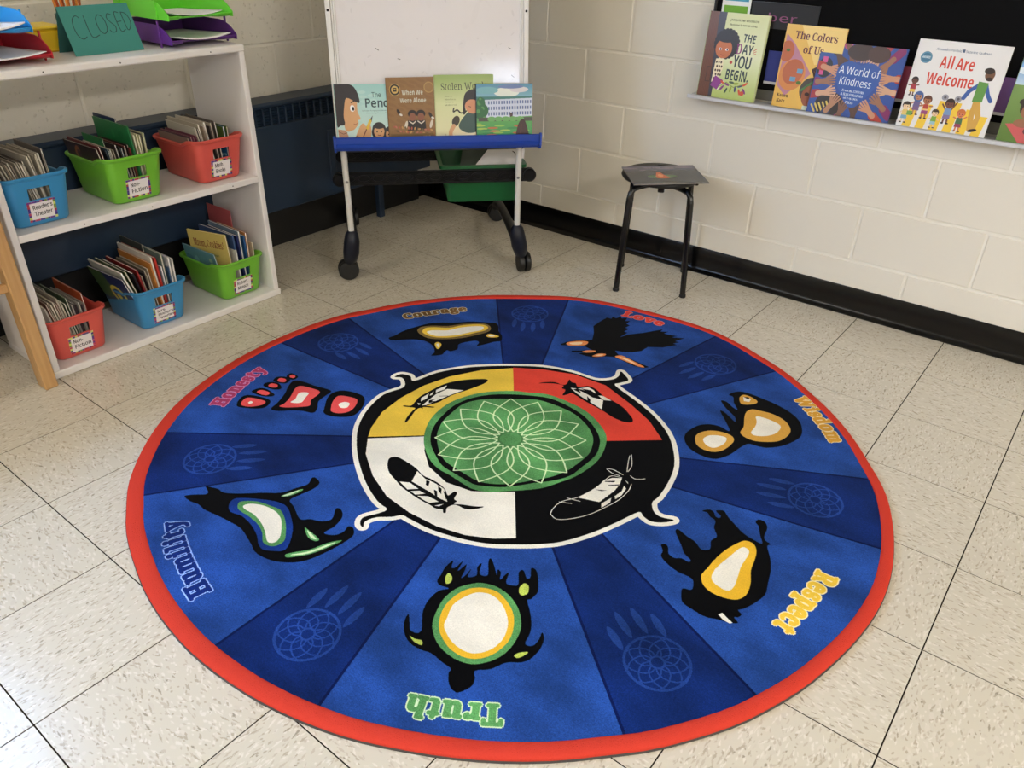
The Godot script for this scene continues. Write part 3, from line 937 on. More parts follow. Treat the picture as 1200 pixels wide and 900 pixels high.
func cover_pencil() -> Image:
	var p := Paint.new(26, 19.6, 18, rgb8(170, 212, 206))
	p.grad(rgb8(160, 208, 204), rgb8(214, 232, 226), 0, 0, 26, 19.6)
	for k in 40:
		p.ell(rgb8(186, 220, 214), 6 + fmod(k * 7.3, 20.0), fmod(k * 3.7, 19.6), 1.4, 0.5)
	var skin := rgb8(214, 164, 118)
	var ink := rgb8(52, 40, 38)
	# profile of a child with a black bob
	p.poly(skin, spline(PackedVector2Array([Vector2(2.5, 5), Vector2(7.4, 4.6), Vector2(7.8, 7.5), Vector2(7.9, 9.0), Vector2(8.7, 10.9), Vector2(8.6, 11.5), Vector2(7.8, 11.7), Vector2(7.9, 12.8), Vector2(7.0, 14.0), Vector2(5.6, 15.0), Vector2(3.0, 14.6)])))
	p.poly(rgb8(46, 42, 48), spline(PackedVector2Array([Vector2(0, 0), Vector2(5.4, 0), Vector2(7.8, 1.8), Vector2(8.9, 5.8), Vector2(7.2, 5.6), Vector2(4.2, 4.4), Vector2(3.2, 7.5), Vector2(2.8, 10.5), Vector2(3.0, 13.0), Vector2(1.4, 13.4), Vector2(0, 13.0)]), 3))
	p.line(ink, PackedVector2Array([Vector2(5.8, 5.9), Vector2(6.8, 5.5)]), 0.4)
	p.ell(rgb8(246, 244, 240), 6.1, 7.8, 0.85, 1.1); p.ell(rgb8(30, 26, 26), 6.4, 7.9, 0.4, 0.65)
	p.line(rgb8(160, 90, 70), PackedVector2Array([Vector2(6.2, 12.9), Vector2(6.9, 13.1), Vector2(7.4, 12.7)]), 0.18)
	p.poly(rgb8(196, 150, 122), PackedVector2Array([Vector2(0.4, 14.6), Vector2(3.2, 15.0), Vector2(4.0, 17), Vector2(4.2, 19.6), Vector2(0.6, 19.6)]))
	p.line(rgb8(120, 80, 66), PackedVector2Array([Vector2(0.5, 15.4), Vector2(2.2, 16.2), Vector2(3.6, 15.8)]), 0.2)
	# hand with a yellow pencil
	p.line(rgb8(226, 190, 70), PackedVector2Array([Vector2(9.9, 16.5), Vector2(12.2, 12.0)]), 1.0)
	p.poly(rgb8(70, 64, 60), PackedVector2Array([Vector2(11.8, 11.9), Vector2(12.7, 12.3), Vector2(13.2, 10.2)]))
	p.poly(skin, spline(PackedVector2Array([Vector2(5.2, 19.8), Vector2(6.6, 17.0), Vector2(8.6, 13.4), Vector2(9.8, 12.8), Vector2(10.6, 13.8), Vector2(11.8, 13.2), Vector2(12.4, 14.4), Vector2(12.2, 16.8), Vector2(11.4, 18.4), Vector2(10.8, 19.8)])))
	p.line(rgb8(226, 190, 70), PackedVector2Array([Vector2(10.9, 14.5), Vector2(12.2, 12.0)]), 0.9)
	p.line(ink, PackedVector2Array([Vector2(5.4, 19.4), Vector2(7.0, 16.8), Vector2(9.0, 18.2), Vector2(11.4, 18.5)]), 0.14)
	p.line(rgb8(120, 76, 58), PackedVector2Array([Vector2(9.4, 17.0), Vector2(10.6, 14.8)]), 0.4)
	# two small faces with dark hair
	for q in [[15.2, 15.4, 2.2], [19.2, 16.4, 1.9], [23.4, 15.6, 1.9]]:
		p.ell(rgb8(196, 160, 140), q[0], q[1] + q[2] * 2.0, q[2] * 1.2, q[2] * 1.1)
		p.ell(rgb8(46, 42, 46), q[0], q[1] + q[2] * 0.2, q[2] * 1.25, q[2] * 1.2)
		face(p, q[0], q[1], q[2], skin, rgb8(46, 42, 46))
	p.text("The", rgb8(40, 66, 72), 13.3, 2.6, 3.3, 1.7, 0.0, "Droid Sans", 400)
	p.text("Pencil", rgb8(40, 66, 72), 10.9, 4.6, 9.8, 2.9, 0.0, "Droid Sans", 400, 0.06)
	p.text("by Susan Avingaq and Maren Vsetula", rgb8(90, 120, 120), 9.6, 8.4, 11, 0.5)
	p.text("illustrated by Charlene Chua", rgb8(90, 120, 120), 11.0, 9.2, 8, 0.5)
	return p.im

func cover_brown() -> Image:
	var p := Paint.new(16.8, 21.4, 20, rgb8(142, 104, 60))
	for k in 60:
		p.ell(rgb8(136, 98, 56), fmod(k * 5.3, 16.8), fmod(k * 8.9, 21.4), 1.6, 0.5, 0.3)
	p.ell(rgb8(196, 160, 84), 3.0, 3.9, 1.95, 1.95); p.ell(rgb8(36, 28, 22), 3.0, 3.9, 1.75, 1.75); p.ell(rgb8(206, 170, 92), 3.0, 3.9, 1.25, 1.25)
	p.rect(rgb8(40, 30, 24), 2.3, 3.3, 1.3, 1.2); p.rect(rgb8(200, 164, 88), 2.7, 3.6, 0.6, 0.35)
	p.ell(rgb8(176, 140, 80), 15.0, 3.3, 1.8, 1.8); p.ell(rgb8(150, 112, 64), 15.0, 3.3, 1.45, 1.45)
	var ink := rgb8(206, 208, 190)
	p.text("When We", ink, 5.4, 3.9, 7.4, 1.7, 0.0, "Droid Sans", 700)
	p.text("Were Alone", ink, 4.6, 6.5, 9.2, 1.6, 0.0, "Droid Sans", 700)
	for s in [8.7, 11.7]:
		p.poly(rgb8(34, 26, 26), PackedVector2Array([Vector2(s - 1.7, 13.9), Vector2(s + 1.5, 13.9), Vector2(s + 1.7, 17.2), Vector2(s - 1.9, 17.2)]))
		p.line(rgb8(216, 206, 188), PackedVector2Array([Vector2(s - 1.2, 14.2), Vector2(s, 15.0), Vector2(s + 1.1, 14.2)]), 0.35)
		p.ell(rgb8(36, 24, 24), s, 11.8, 1.6, 1.3)
		p.ell(rgb8(140, 88, 64), s, 12.8, 1.2, 1.3)
	for q in [[5.4, 15.4], [14.4, 15.2]]:
		p.ell(rgb8(216, 206, 188), q[0] + 0.9, q[1], 0.5, 1.4, 0.3)
	for q in [[3.9, 11.2], [15.2, 12.4]]:
		p.ell(rgb8(36, 26, 24), q[0], q[1], 0.5, 1.2, -0.5)
		p.ell(rgb8(220, 214, 200), q[0] + 0.7, q[1] + 0.8, 0.6, 0.35, 0.4)
	var cc := [rgb8(176, 84, 66), rgb8(196, 146, 84), rgb8(104, 84, 50), rgb8(186, 110, 90)]
	for k in 26:
		p.ell(cc[k % 4], 2.2 + fmod(k * 4.1, 13.4), 15.9 + fmod(k * 1.7, 2.6), 0.5, 0.28, k)
	p.rect(rgb8(120, 92, 50), 0.6, 18.2, 15.4, 2.8)
	p.text("DAVID A. ROBERTSON", rgb8(200, 176, 120), 5.2, 19.2, 4.6, 0.42, 0.0, "Droid Sans", 700)
	p.text("JULIE FLETT", rgb8(200, 176, 120), 12.2, 19.0, 2.6, 0.42, 0.0, "Droid Sans", 700)
	return p.im

func cover_green() -> Image:
	var p := Paint.new(21.4, 21.8, 18, rgb8(190, 200, 140))
	p.grad(rgb8(148, 172, 96), rgb8(214, 218, 166), 0, 0, 21.4, 9)
	p.grad(rgb8(214, 218, 166), rgb8(230, 222, 178), 0, 9, 21.4, 12.8)
	p.text("Stolen Words", rgb8(52, 50, 40), 2.4, 2.4, 16.6, 2.3, -0.02, "Droid Serif", 400)
	for k in 4:
		p.text(["Written by", "Melanie Florence", "Illustrated by", "Gabrielle Grimard"][k], rgb8(112, 122, 80), 3.6, 6.6 + k * 0.9, [2.6, 3.9, 3.2, 4.1][k], 0.5)
	# seated child with black hair, green jumper
	p.poly(rgb8(236, 222, 184), spline(PackedVector2Array([Vector2(5, 18), Vector2(10, 16), Vector2(16, 17), Vector2(19, 19), Vector2(16, 21.4), Vector2(7, 21.4)])))
	p.poly(rgb8(58, 84, 76), spline(PackedVector2Array([Vector2(8.4, 16.6), Vector2(10.4, 13.4), Vector2(13.0, 11.6), Vector2(16.6, 12.2), Vector2(17.6, 15.6), Vector2(15, 18.4), Vector2(11, 18.6)])))
	p.ell(rgb8(214, 148, 108), 13.8, 9.6, 2.9, 2.9)
	p.poly(rgb8(40, 34, 34), spline(PackedVector2Array([Vector2(10.4, 8.2), Vector2(11.4, 5.6), Vector2(14.2, 4.6), Vector2(17.2, 5.6), Vector2(18.2, 9.4), Vector2(17.0, 13.0), Vector2(16.0, 10.0), Vector2(15.0, 8.2), Vector2(12.4, 8.0), Vector2(10.9, 9.6), Vector2(11.2, 12.0), Vector2(10.2, 12.6)])))
	p.line(rgb8(40, 34, 34), spline(PackedVector2Array([Vector2(11.4, 11.6), Vector2(9.4, 12.2), Vector2(8.0, 11.2), Vector2(6.6, 11.8), Vector2(6.8, 10.6)]), 4, false), 0.45)
	p.line(rgb8(70, 40, 36), PackedVector2Array([Vector2(12.3, 10.1), Vector2(13.0, 10.3)]), 0.2)
	p.ell(rgb8(62, 54, 44), 7.4, 14.8, 1.3, 1.8, 0.5)
	p.line(rgb8(214, 160, 116), spline(PackedVector2Array([Vector2(6.6, 16.4), Vector2(5.4, 18.4), Vector2(5.6, 20.6)]), 4, false), 1.4)
	p.line(rgb8(200, 180, 140), spline(PackedVector2Array([Vector2(3.4, 19), Vector2(5, 21), Vector2(9, 20.4), Vector2(13, 20.2), Vector2(15.6, 18.6)]), 4, false), 0.3)
	return p.im

func cover_school() -> Image:
	var p := Paint.new(20.4, 18.2, 20, rgb8(96, 160, 90))
	p.grad(rgb8(84, 140, 170), rgb8(150, 196, 206), 0, 0, 20.4, 5.4)
	p.ell(rgb8(226, 230, 220), 11, 2.6, 4.6, 1.5); p.ell(rgb8(214, 208, 210), 15.5, 1.8, 3.4, 0.9); p.ell(rgb8(110, 128, 176), 12.5, 0.9, 4.6, 0.6); p.ell(rgb8(120, 176, 184), 4, 2.0, 4, 1.1)
	p.rect(rgb8(60, 120, 116), 0, 3.9, 20.4, 1.1)
	p.poly(rgb8(206, 214, 232), PackedVector2Array([Vector2(2.4, 4.9), Vector2(20.4, 4.4), Vector2(20.4, 10.0), Vector2(3.8, 10.8)]))
	for r in 3:
		for k in 17:
			p.rect(rgb8(92, 110, 156), 4.3 + k * 0.95, 5.3 + r * 1.75 - k * 0.015, 0.5, 1.0)
	p.rect(rgb8(80, 60, 60), 12.2, 9.0, 1.0, 1.8)
	for q in [[1.6, 6.4, 1.7, 2.4], [2.8, 8.2, 1.6, 1.9], [1.2, 9.0, 1.8, 1.8], [2.0, 5.2, 1.1, 1.0]]:
		p.ell(rgb8(46, 104, 62), q[0], q[1], q[2], q[3]); p.ell(rgb8(86, 150, 80), q[0] - 0.5, q[1] - 0.6, q[2] * 0.4, q[3] * 0.35)
	p.rect(rgb8(78, 76, 66), 0.8, 10.4, 19.6, 1.4)
	for k in 5:
		p.ell(rgb8(110, 170, 96), 5.5 + k * 2.6, 10.9, 1.5, 0.8)
	p.grad(rgb8(92, 164, 84), rgb8(60, 150, 92), 0, 11.6, 20.4, 6.6)
	for k in 26:
		p.ell([rgb8(140, 190, 84), rgb8(196, 112, 70), rgb8(60, 140, 80), rgb8(170, 196, 90)][k % 4], fmod(k * 6.7, 18.0), 12.4 + fmod(k * 2.3, 5.4), 1.9, 0.32)
	p.poly(rgb8(64, 36, 32), spline(PackedVector2Array([Vector2(14.6, 18.2), Vector2(14.8, 14), Vector2(16.2, 11.2), Vector2(17.6, 11.4), Vector2(18.8, 14.4), Vector2(19.4, 18.2)])))
	p.line(rgb8(98, 54, 42), PackedVector2Array([Vector2(16.4, 12.6), Vector2(16.0, 17.6)]), 0.25)
	return p.im

func cover_night() -> Image:
	var p := Paint.new(27.5, 24, 14, rgb8(62, 60, 66))
	p.grad(rgb8(104, 96, 114), rgb8(78, 78, 84), 0, 0, 27.5, 9)
	for k in 8:
		p.ell([rgb8(120, 108, 124), rgb8(92, 88, 104)][k % 2], 2 + k * 3.5, 3.0 + (k % 3) * 1.4, 3.4, 0.7, 0.1)
	for k in 10:
		p.ell(rgb8(58, 60, 64), k * 3.0, 13 + 2.6 * sin(k * 1.7), 3.6, 5.2)
	p.grad(rgb8(64, 66, 66), rgb8(84, 84, 86), 0, 15, 27.5, 9)
	p.ell(rgb8(88, 112, 70), 12.4, 14.6, 5.6, 2.6); p.ell(rgb8(120, 136, 86), 12.4, 15, 3.2, 1.6)
	p.poly(rgb8(206, 104, 62), spline(PackedVector2Array([Vector2(10.2, 16.6), Vector2(10.6, 12), Vector2(11.6, 8.6), Vector2(12.6, 8.8), Vector2(13.6, 13), Vector2(14.6, 16.8)])))
	p.ell(rgb8(226, 140, 84), 12.0, 13.4, 1.0, 1.8); p.ell(rgb8(90, 60, 54), 12.0, 8.4, 0.9, 0.9)
	p.text("THE FIRE SPIRIT", rgb8(176, 150, 160), 8.0, 2.3, 11.5, 1.0, 0.0, "Droid Serif", 400)
	return p.im

# ---------------------------------------------------------------- rug
const RUG := Vector3(1.0273, 0, -0.6424)
var rp: Paint
var rug_cols := {}

func _rp(c: String, smooth: bool, pts: Array) -> void:
	var q := PackedVector2Array()
	for i in range(0, pts.size(), 2):
		q.append(Vector2(pts[i], pts[i + 1]) * 0.001)
	if c == "wheel":
		q = spline(q, 4)
		var loop := q.duplicate()
		loop.append(q[0])
		rp.line(rug_cols["w"], loop, 0.027)
		rp.poly(rug_cols["k"], q)
	elif c == "line_w":
		rp.line(rug_cols["w"], q if q.size() < 3 else spline(q, 4, false), 0.0022)
	else:
		rp.poly(rug_cols[c], spline(q, 4) if smooth else q)

func rug_radius(a: float) -> float:
	var tab := [[-180, 1.0], [-169, 0.999], [-159, 0.984], [-143, 0.979], [-128, 0.98], [-112, 1.002], [-97, 0.998], [-83, 1.01], [-67, 0.992], [-52, 0.983], [-36, 0.985], [-24, 0.999], [-5, 1.004], [15, 0.993], [24, 0.99], [35, 0.983], [43, 0.976], [62, 0.974], [72, 0.978], [83, 0.98], [94, 0.984], [108, 0.988], [121, 0.998], [131, 1.008], [149, 1.014], [163, 1.007], [180, 1.0]]
	var d := rad_to_deg(a)
	for i in tab.size() - 1:
		if d <= tab[i + 1][0]:
			var t: float = (d - tab[i][0]) / (tab[i + 1][0] - tab[i][0])
			return lerpf(tab[i][1], tab[i + 1][1], smoothstep(0.0, 1.0, t))
	return 1.0

func border_width(a: float) -> float:
	# the red edge shows a little wider on one side of the rug
	return 0.0355 + 0.006 * cos(a - deg_to_rad(150.0))

func word_on_rug(txt: String, mid_deg: float, r: float, h: float, main: Color, rim: Color, squeeze := 1.0) -> void:
	# letters stand on an arc with their tops outwards
	var widths := []
	var total := 0.0
	for ch in txt:
		var g := Paint.shape(ch, "Droid Serif", 700)
		var k: float = h / 0.235 * squeeze
		var w: float = (g[2].x - g[1].x) * k
		widths.append([ch, w, g[1].y * h / 0.235, g[2].y * h / 0.235])
		total += w + 0.006
	for pass_no in 2:
		var s := -total / 2
		for e in widths:
			var a: float = deg_to_rad(mid_deg) + (s + e[1] / 2) / r
			var radial := Vector2.from_angle(a)
			# glyph y is downwards with its own zero; the cap height's middle is put on the arc
			var base := r - h * 0.5
			var up0: float = -e[3]
			var hh: float = e[3] - e[2]
			var c := radial * (base + up0 + hh / 2 + baseline_shift(h))
			var turn := a + PI / 2
			rp.text(e[0], rim if pass_no == 0 else main, c.x - e[1] / 2, c.y - hh / 2, e[1], hh, turn, "Droid Serif", 700, 0.0056 if pass_no == 0 else 0.0026)
			s += e[1] + 0.006

func baseline_shift(h: float) -> float:
	# distance of the letters' foot below their own zero, read from a letter without a tail
	var g := Paint.shape("H", "Droid Serif", 700)
	return g[2].y * h / 0.235

func build_rug() -> void:
	var lb := rgb8(34, 68, 137)
	var db := rgb8(16, 37, 93)
	rug_cols = {"k": rgb8(5, 5, 6), "w": rgb8(230, 224, 208), "y": rgb8(226, 188, 66), "y2": rgb8(228, 178, 48), "r": rgb8(214, 66, 50), "g": rgb8(84, 142, 82), "db": rgb8(22, 52, 124), "br": rgb8(112, 92, 50), "o": rgb8(224, 138, 82), "o2": rgb8(206, 154, 66), "cr": rgb8(240, 208, 164), "yg": rgb8(176, 190, 84), "wg": rgb8(204, 222, 178), "rp": rgb8(220, 80, 78)}
	rp = Paint.new(2.06, 2.06, 990.0, lb, Vector2(-1.03, -1.03))
	var light_mid := 5.0
	for k in 7:
		var dc := deg_to_rad(light_mid + 25.714 + 51.4286 * k)
		var hw := deg_to_rad(8.3)
		var pts := PackedVector2Array([Vector2.ZERO])
		for j in 7:
			pts.append(Vector2.from_angle(dc - hw + hw * 2 * j / 6) * 1.03)
		rp.poly(db, pts)
		for s in [-1, 1]:
			rp.line(rgb8(10, 22, 66), PackedVector2Array([Vector2.from_angle(dc + hw * s) * 0.3, Vector2.from_angle(dc + hw * s) * 1.03]), 0.006)
		# tone-on-tone hoop with web and four feathers pointing inwards
		var ax := Vector2.from_angle(dc)
		var ay := ax.orthogonal()
		var c := ax * 0.817
		var tone := rgb8(31, 60, 126)
		rp.ring(tone, c.x, c.y, 0.066, 0.0058)
		rp.ring(tone, c.x, c.y, 0.0145, 0.0045)
		for j in 9:
			for s in [-1, 1]:
				var web := PackedVector2Array()
				for m in 6:
					var f := m / 5.0
					web.append(c + Vector2.from_angle(dc + TAU * j / 9 + s * f * 1.15) * lerpf(0.0145, 0.065, pow(f, 0.85)))
				rp.line(tone, web, 0.0032)
		for j in 4:
			var lat: float = [-0.05, -0.018, 0.018, 0.05][j]
			var outer := j == 0 or j == 3
			var a := ax * (0.767 if outer else 0.746) + ay * lat
			var b := ax * (0.7 if outer else 0.67) + ay * lat * 1.04
			var d := (b - a).normalized().orthogonal() * 0.0082
			rp.poly(tone, spline(PackedVector2Array([a, a.lerp(b, 0.35) + d, a.lerp(b, 0.75) + d * 0.9, b, a.lerp(b, 0.75) - d * 0.9, a.lerp(b, 0.35) - d]), 4))
	rug_figures()
	# leaf rosette in the middle
	var cream := rgb8(206, 226, 176)
	var mid := Vector2(-0.002, 0.0)
	for k in 16:
		var tip := Vector2.from_angle(TAU * k / 16 + 0.12)
		for s in [-1, 1]:
			var arc := PackedVector2Array()
			for m in 13:
				var f := m / 12.0
				arc.append(mid + tip * lerpf(0.03, 0.213, f) + tip.orthogonal() * s * 0.052 * sin(PI * pow(f, 0.92)))
			rp.line(cream, arc, 0.004)
	rp.ell(rug_cols["k"].lerp(rug_cols["g"], 0.85), mid.x, mid.y, 0.036, 0.036)
	rp.ell(rug_cols["g"], mid.x, mid.y, 0.031, 0.031)
	word_on_rug("Courage", -147.5, 0.862, 0.041, rgb8(120, 88, 48), rgb8(206, 196, 160), 0.95)
	word_on_rug("Love", -96.5, 0.93, 0.042, rgb8(214, 64, 54), rgb8(220, 128, 116), 1.1)
	word_on_rug("Wisdom", -46.4, 0.928, 0.043, rgb8(206, 150, 52), rgb8(234, 212, 160), 0.95)
	word_on_rug("Respect", 4.6, 0.882, 0.044, rgb8(228, 188, 62), rgb8(236, 220, 170), 0.92)
	word_on_rug("Truth", 58.6, 0.887, 0.042, rgb8(84, 142, 82), rgb8(196, 220, 176), 1)
	word_on_rug("Humility", 108.6, 0.897, 0.044, rgb8(17, 38, 104), rgb8(140, 168, 222), 0.95)
	word_on_rug("Honesty", 159.2, 0.888, 0.043, rgb8(160, 56, 96), rgb8(206, 130, 168), 0.92)
	# pile: fine speckle and slow changes of nap
	var im := rp.im
	var data := im.get_data()
	var n := im.get_width()
	var spk := PackedFloat32Array()
	for i in 4096:
		spk.append(1.0 + clampf(rng.randfn(0, 0.08), -0.22, 0.28))
	var fn := FastNoiseLite.new()
	fn.seed = 4
	fn.frequency = 0.03
	fn.fractal_octaves = 3
	var g := 8
	var w := n / g + 2
	var nap := PackedFloat32Array()
	for y in w:
		for x in w:
			nap.append(1.0 + 0.3 * fn.get_noise_2d(x, y * 1.7))
	var j := 0
	for y in n:
		var row := (y / g) * w
		for x in n:
			var i := (y * n + x) * 3
			if (x + y) & 1 == 0:
				j = (j * 1103 + 12345 + x) & 4095
			var f: float = nap[row + x / g] * spk[j]
			if data[i] > 190:
				f = 1.0 + (f - 1.0) * 0.3
			data[i] = mini(255, int(data[i] * f + 1.5))
			data[i + 1] = mini(255, int(data[i + 1] * f + 1.5))
			data[i + 2] = mini(255, int(data[i + 2] * f + 1.5))
	im = Image.create_from_data(n, n, false, Image.FORMAT_RGB8, data)
	var pm := tex_mat(im, 1.0, 0.05)
	pm.rim_enabled = true
	pm.rim = 0.08
	pm.rim_tint = 0.8
	var t := thing("rug", "large round blue rug with seven animal panels and a four colour wheel", "rug", RUG)
	var st := begin()
	st.set_smooth_group(1)
	var seg := 144
	var fr := [0.0, 0.15, 0.3, 0.45, 0.6, 0.72, 0.82, 0.9, 0.96, 1.0]
	var wave := FastNoiseLite.new()
	wave.seed = 21
	wave.frequency = 2.2
	var at := func(i: int, k: int) -> Vector3:
		var a := TAU * k / seg - PI
		var rr: float = (rug_radius(a) - border_width(a) + 0.001) * fr[i]
		var v := Vector2.from_angle(a) * rr
		return Vector3(v.x, 0.0115 + 0.0022 * fr[i] * wave.get_noise_2d(v.x, v.y), v.y)
	for i in fr.size() - 1:
		for k in seg:
			var q := [at.call(i, k + 1), at.call(i, k), at.call(i + 1, k), at.call(i + 1, k + 1)]
			var uv := []
			for p in q:
				uv.append(Vector2(p.x + 1.03, p.z + 1.03) / (im.get_width() / 990.0))
			if i == 0:
				for m in [0, 2, 3]:
					st.set_uv(uv[m])
					st.add_vertex(q[m])
			else:
				quad(st, q[0], q[3], q[2], q[1], [uv[0], uv[3], uv[2], uv[1]])
	obj("pile", done(st), pm, t)
	st = begin()
	st.set_smooth_group(1)
	var prof := [Vector2(-0.039, 0.0105), Vector2(-0.037, 0.013), Vector2(-0.027, 0.0142), Vector2(-0.015, 0.0138), Vector2(-0.004, 0.0115), Vector2(0.0, 0.0075), Vector2(-0.001, 0.004)]
	for k in seg:
		var a0 := TAU * k / seg - PI
		var a1 := TAU * (k + 1) / seg - PI
		var r0 := rug_radius(a0)
		var r1 := rug_radius(a1 if k < seg - 1 else -PI)
		var w0 := border_width(a0) / 0.039
		var w1 := border_width(a1) / 0.039
		for i in prof.size() - 1:
			var p: Vector2 = prof[i]
			var q: Vector2 = prof[i + 1]
			var l0 := 0.0012 * wave.get_noise_2d(cos(a0) * 3, sin(a0) * 3)
			var l1 := 0.0012 * wave.get_noise_2d(cos(a1) * 3, sin(a1) * 3)
			quad(st, Vector3(cos(a0) * (r0 + p.x * w0), p.y + l0, sin(a0) * (r0 + p.x * w0)), Vector3(cos(a1) * (r1 + p.x * w1), p.y + l1, sin(a1) * (r1 + p.x * w1)), Vector3(cos(a1) * (r1 + q.x * w1), q.y + l1, sin(a1) * (r1 + q.x * w1)), Vector3(cos(a0) * (r0 + q.x * w0), q.y + l0, sin(a0) * (r0 + q.x * w0)))
	var red := StandardMaterial3D.new()
	red.albedo_color = rgb8(204, 64, 50)
	red.roughness = 1.0
	red.metallic_specular = 0.1
	red.normal_enabled = true
	red.normal_texture = noise_tex(0.2, 2, 8, 256, true, 3.0)
	red.uv1_triplanar = true
	red.uv1_scale = Vector3(6, 6, 6)
	obj("border", done(st), red, t)
	st = begin()
	st.set_smooth_group(1)
	for k in seg:
		var a0 := TAU * k / seg - PI
		var a1 := TAU * (k + 1) / seg - PI
		var r0 := rug_radius(a0) + 0.0015
		var r1 := rug_radius(a1 if k < seg - 1 else -PI) + 0.0015
		var p0 := Vector3(cos(a0) * r0, 0, sin(a0) * r0)
		var p1 := Vector3(cos(a1) * r1, 0, sin(a1) * r1)
		quad(st, p1 + Vector3(0, 0.0005, 0), p0 + Vector3(0, 0.0005, 0), p0 + Vector3(0, 0.004, 0), p1 + Vector3(0, 0.004, 0))
		tri(st, Vector3(0, 0.004, 0), p1 + Vector3(0, 0.004, 0), p0 + Vector3(0, 0.004, 0))
	obj("backing", done(st), mat(rgb8(70, 66, 64), 0.9), t)

func rug_figures() -> void:
	_rp("wheel", true, [-258,-329,-175,-389,-85,-422,-1,-431,38,-464,46,-497,35,-530,59,-518,83,-497,71,-466,68,-443,157,-409,245,-369,322,-315,377,-251,417,-182,438,-111,448,-44,447,-11,469,18,494,23,522,13,507,37,481,54,456,49,439,43,419,105,393,178,354,253,314,297,269,335,221,370,158,398,86,418,23,423,-3,425,-19,446,-47,472,-56,499,-45,515,-56,514,-68,502,-69,487,-53,456,-49,433,-89,427,-162,397,-241,350,-312,296,-377,230,-424,150,-447,65,-432,-1,-451,-30,-478,-43,-499,-32,-497,-58,-466,-68,-434,-54,-415,-138,-367,-221,-319,-275])
	_rp("y", false, [-245,-321,-145,-195,-223,-100,-246,-12,-233,76,-197,140,-316,250,-344,212,-380,135,-394,44,-391,-55,-368,-146,-318,-241])
	_rp("r", false, [-248,-322,-165,-376,-70,-417,45,-424,163,-379,255,-333,331,-272,207,-162,139,-225,62,-259,-20,-260,-85,-236,-144,-195])
	_rp("w", false, [-311,256,-193,143,-148,197,-89,241,-8,261,66,246,124,204,153,177,263,312,222,348,162,381,90,401,1,407,-85,399,-174,364,-260,310])
	_rp("g", true, [-158,-208,-113,-233,-64,-261,-1,-267,70,-261,131,-237,189,-197,220,-150,241,-87,244,-32,236,26,220,70,198,120,165,159,129,195,102,222,61,238,26,237,-18,233,-66,231,-110,216,-157,186,-197,148,-234,93,-255,36,-262,-29,-247,-94,-216,-151])
	_rp("k", true, [-153,-186,-98,-222,-48,-246,12,-248,81,-235,141,-206,189,-166,214,-124,226,-84,227,-27,224,31,200,79,167,120,141,156,112,187,76,210,52,221,18,221,-18,219,-63,215,-107,194,-154,164,-193,123,-219,74,-233,24,-241,-28,-232,-85,-201,-141])
	_rp("g", true, [-137,-165,-97,-196,-58,-219,9,-227,66,-222,124,-197,170,-160,195,-119,208,-79,209,-22,204,25,185,73,157,114,134,147,104,178,67,200,38,205,2,203,-35,201,-77,193,-115,172,-158,136,-184,105,-208,59,-219,11,-226,-47,-211,-90,-179,-130])
	_rp("k", true, [-292,129,-307,101,-317,70,-322,57,-352,73,-355,68,-339,55,-347,28,-355,-1,-354,-37,-352,-85,-341,-124,-315,-165,-284,-197,-268,-209,-258,-206,-255,-185,-264,-142,-273,-109,-285,-70,-288,-36,-290,-10,-301,19,-305,27,-281,16,-283,22,-306,38,-300,46,-311,48,-309,70,-295,103,-287,127])
	_rp("w", false, [-346,6,-346,-29,-332,-6,-333,20])
	_rp("w", false, [-340,-27,-344,-49,-334,-32,-335,-21])
	_rp("w", false, [-344,-59,-337,-102,-326,-78,-334,-46])
	_rp("w", false, [-322,-85,-277,-113,-288,-74,-299,-20,-307,25,-315,34,-321,-1,-327,-41])
	_rp("w", false, [-336,32,-324,29,-324,39])
	_rp("k", false, [-313,-39,-293,-58,-293,-54,-312,-37])
	_rp("k", false, [-320,-1,-309,-18,-310,-2,-299,-11,-308,12])
	_rp("k", true, [-124,-297,-111,-318,-89,-336,-63,-337,-55,-351,-64,-380,-49,-370,-35,-373,-17,-360,5,-385,36,-383,77,-364,117,-359,157,-347,188,-328,211,-311,217,-293,194,-281,158,-282,124,-291,79,-298,42,-304,6,-313,-12,-315,-17,-298,-26,-288,-36,-318,-51,-320,-57,-336,-83,-329,-107,-312])
	_rp("w", false, [-31,-339,-14,-349,-19,-336,14,-333,-3,-345,29,-341,54,-336,86,-346,112,-297,74,-306,30,-316,0,-325])
	_rp("w", false, [-11,-350,8,-379,32,-375,49,-363,30,-360])
	_rp("w", false, [55,-354,73,-365,108,-358,89,-346])
	_rp("k", false, [35,-333,56,-320,65,-303,53,-308])
	_rp("k", false, [-5,-357,24,-368,55,-359,86,-346,82,-343,34,-354])
	_rp("k", true, [-196,285,-193,271,-178,263,-143,264,-110,268,-75,278,-47,276,-18,277,9,284,31,297,33,276,43,276,52,297,64,300,65,312,85,300,112,286,130,273,119,294,99,309,70,313,62,334,72,350,67,354,57,346,44,354,20,354,-17,355,-51,352,-84,348,-117,338,-150,327,-176,309])
	_rp("w", false, [-99,275,-60,285,-31,282,6,284,47,317,22,320,-9,317,-52,316,-80,315])
	_rp("w", false, [-103,336,-80,322,-45,326,-65,346])
	_rp("w", false, [-54,346,-38,330,-18,329,-34,348])
	_rp("w", false, [-28,348,-5,332,31,330,15,349,-5,350])
	_rp("w", false, [32,349,46,328,43,343])
	_rp("k", false, [-54,288,-44,285,-31,304,-42,302])
	_rp("k", false, [-14,285,1,288,15,305,0,299])
	_rp("k", false, [-13,302,-3,302,17,322,5,318])
	_rp("k", false, [9,291,39,313,32,299])
	_rp("w", false, [306,-15,315,-33,335,-48,345,-21,348,10,343,73,292,93,305,35])
	_rp("w", false, [350,75,357,39,365,57,359,89])
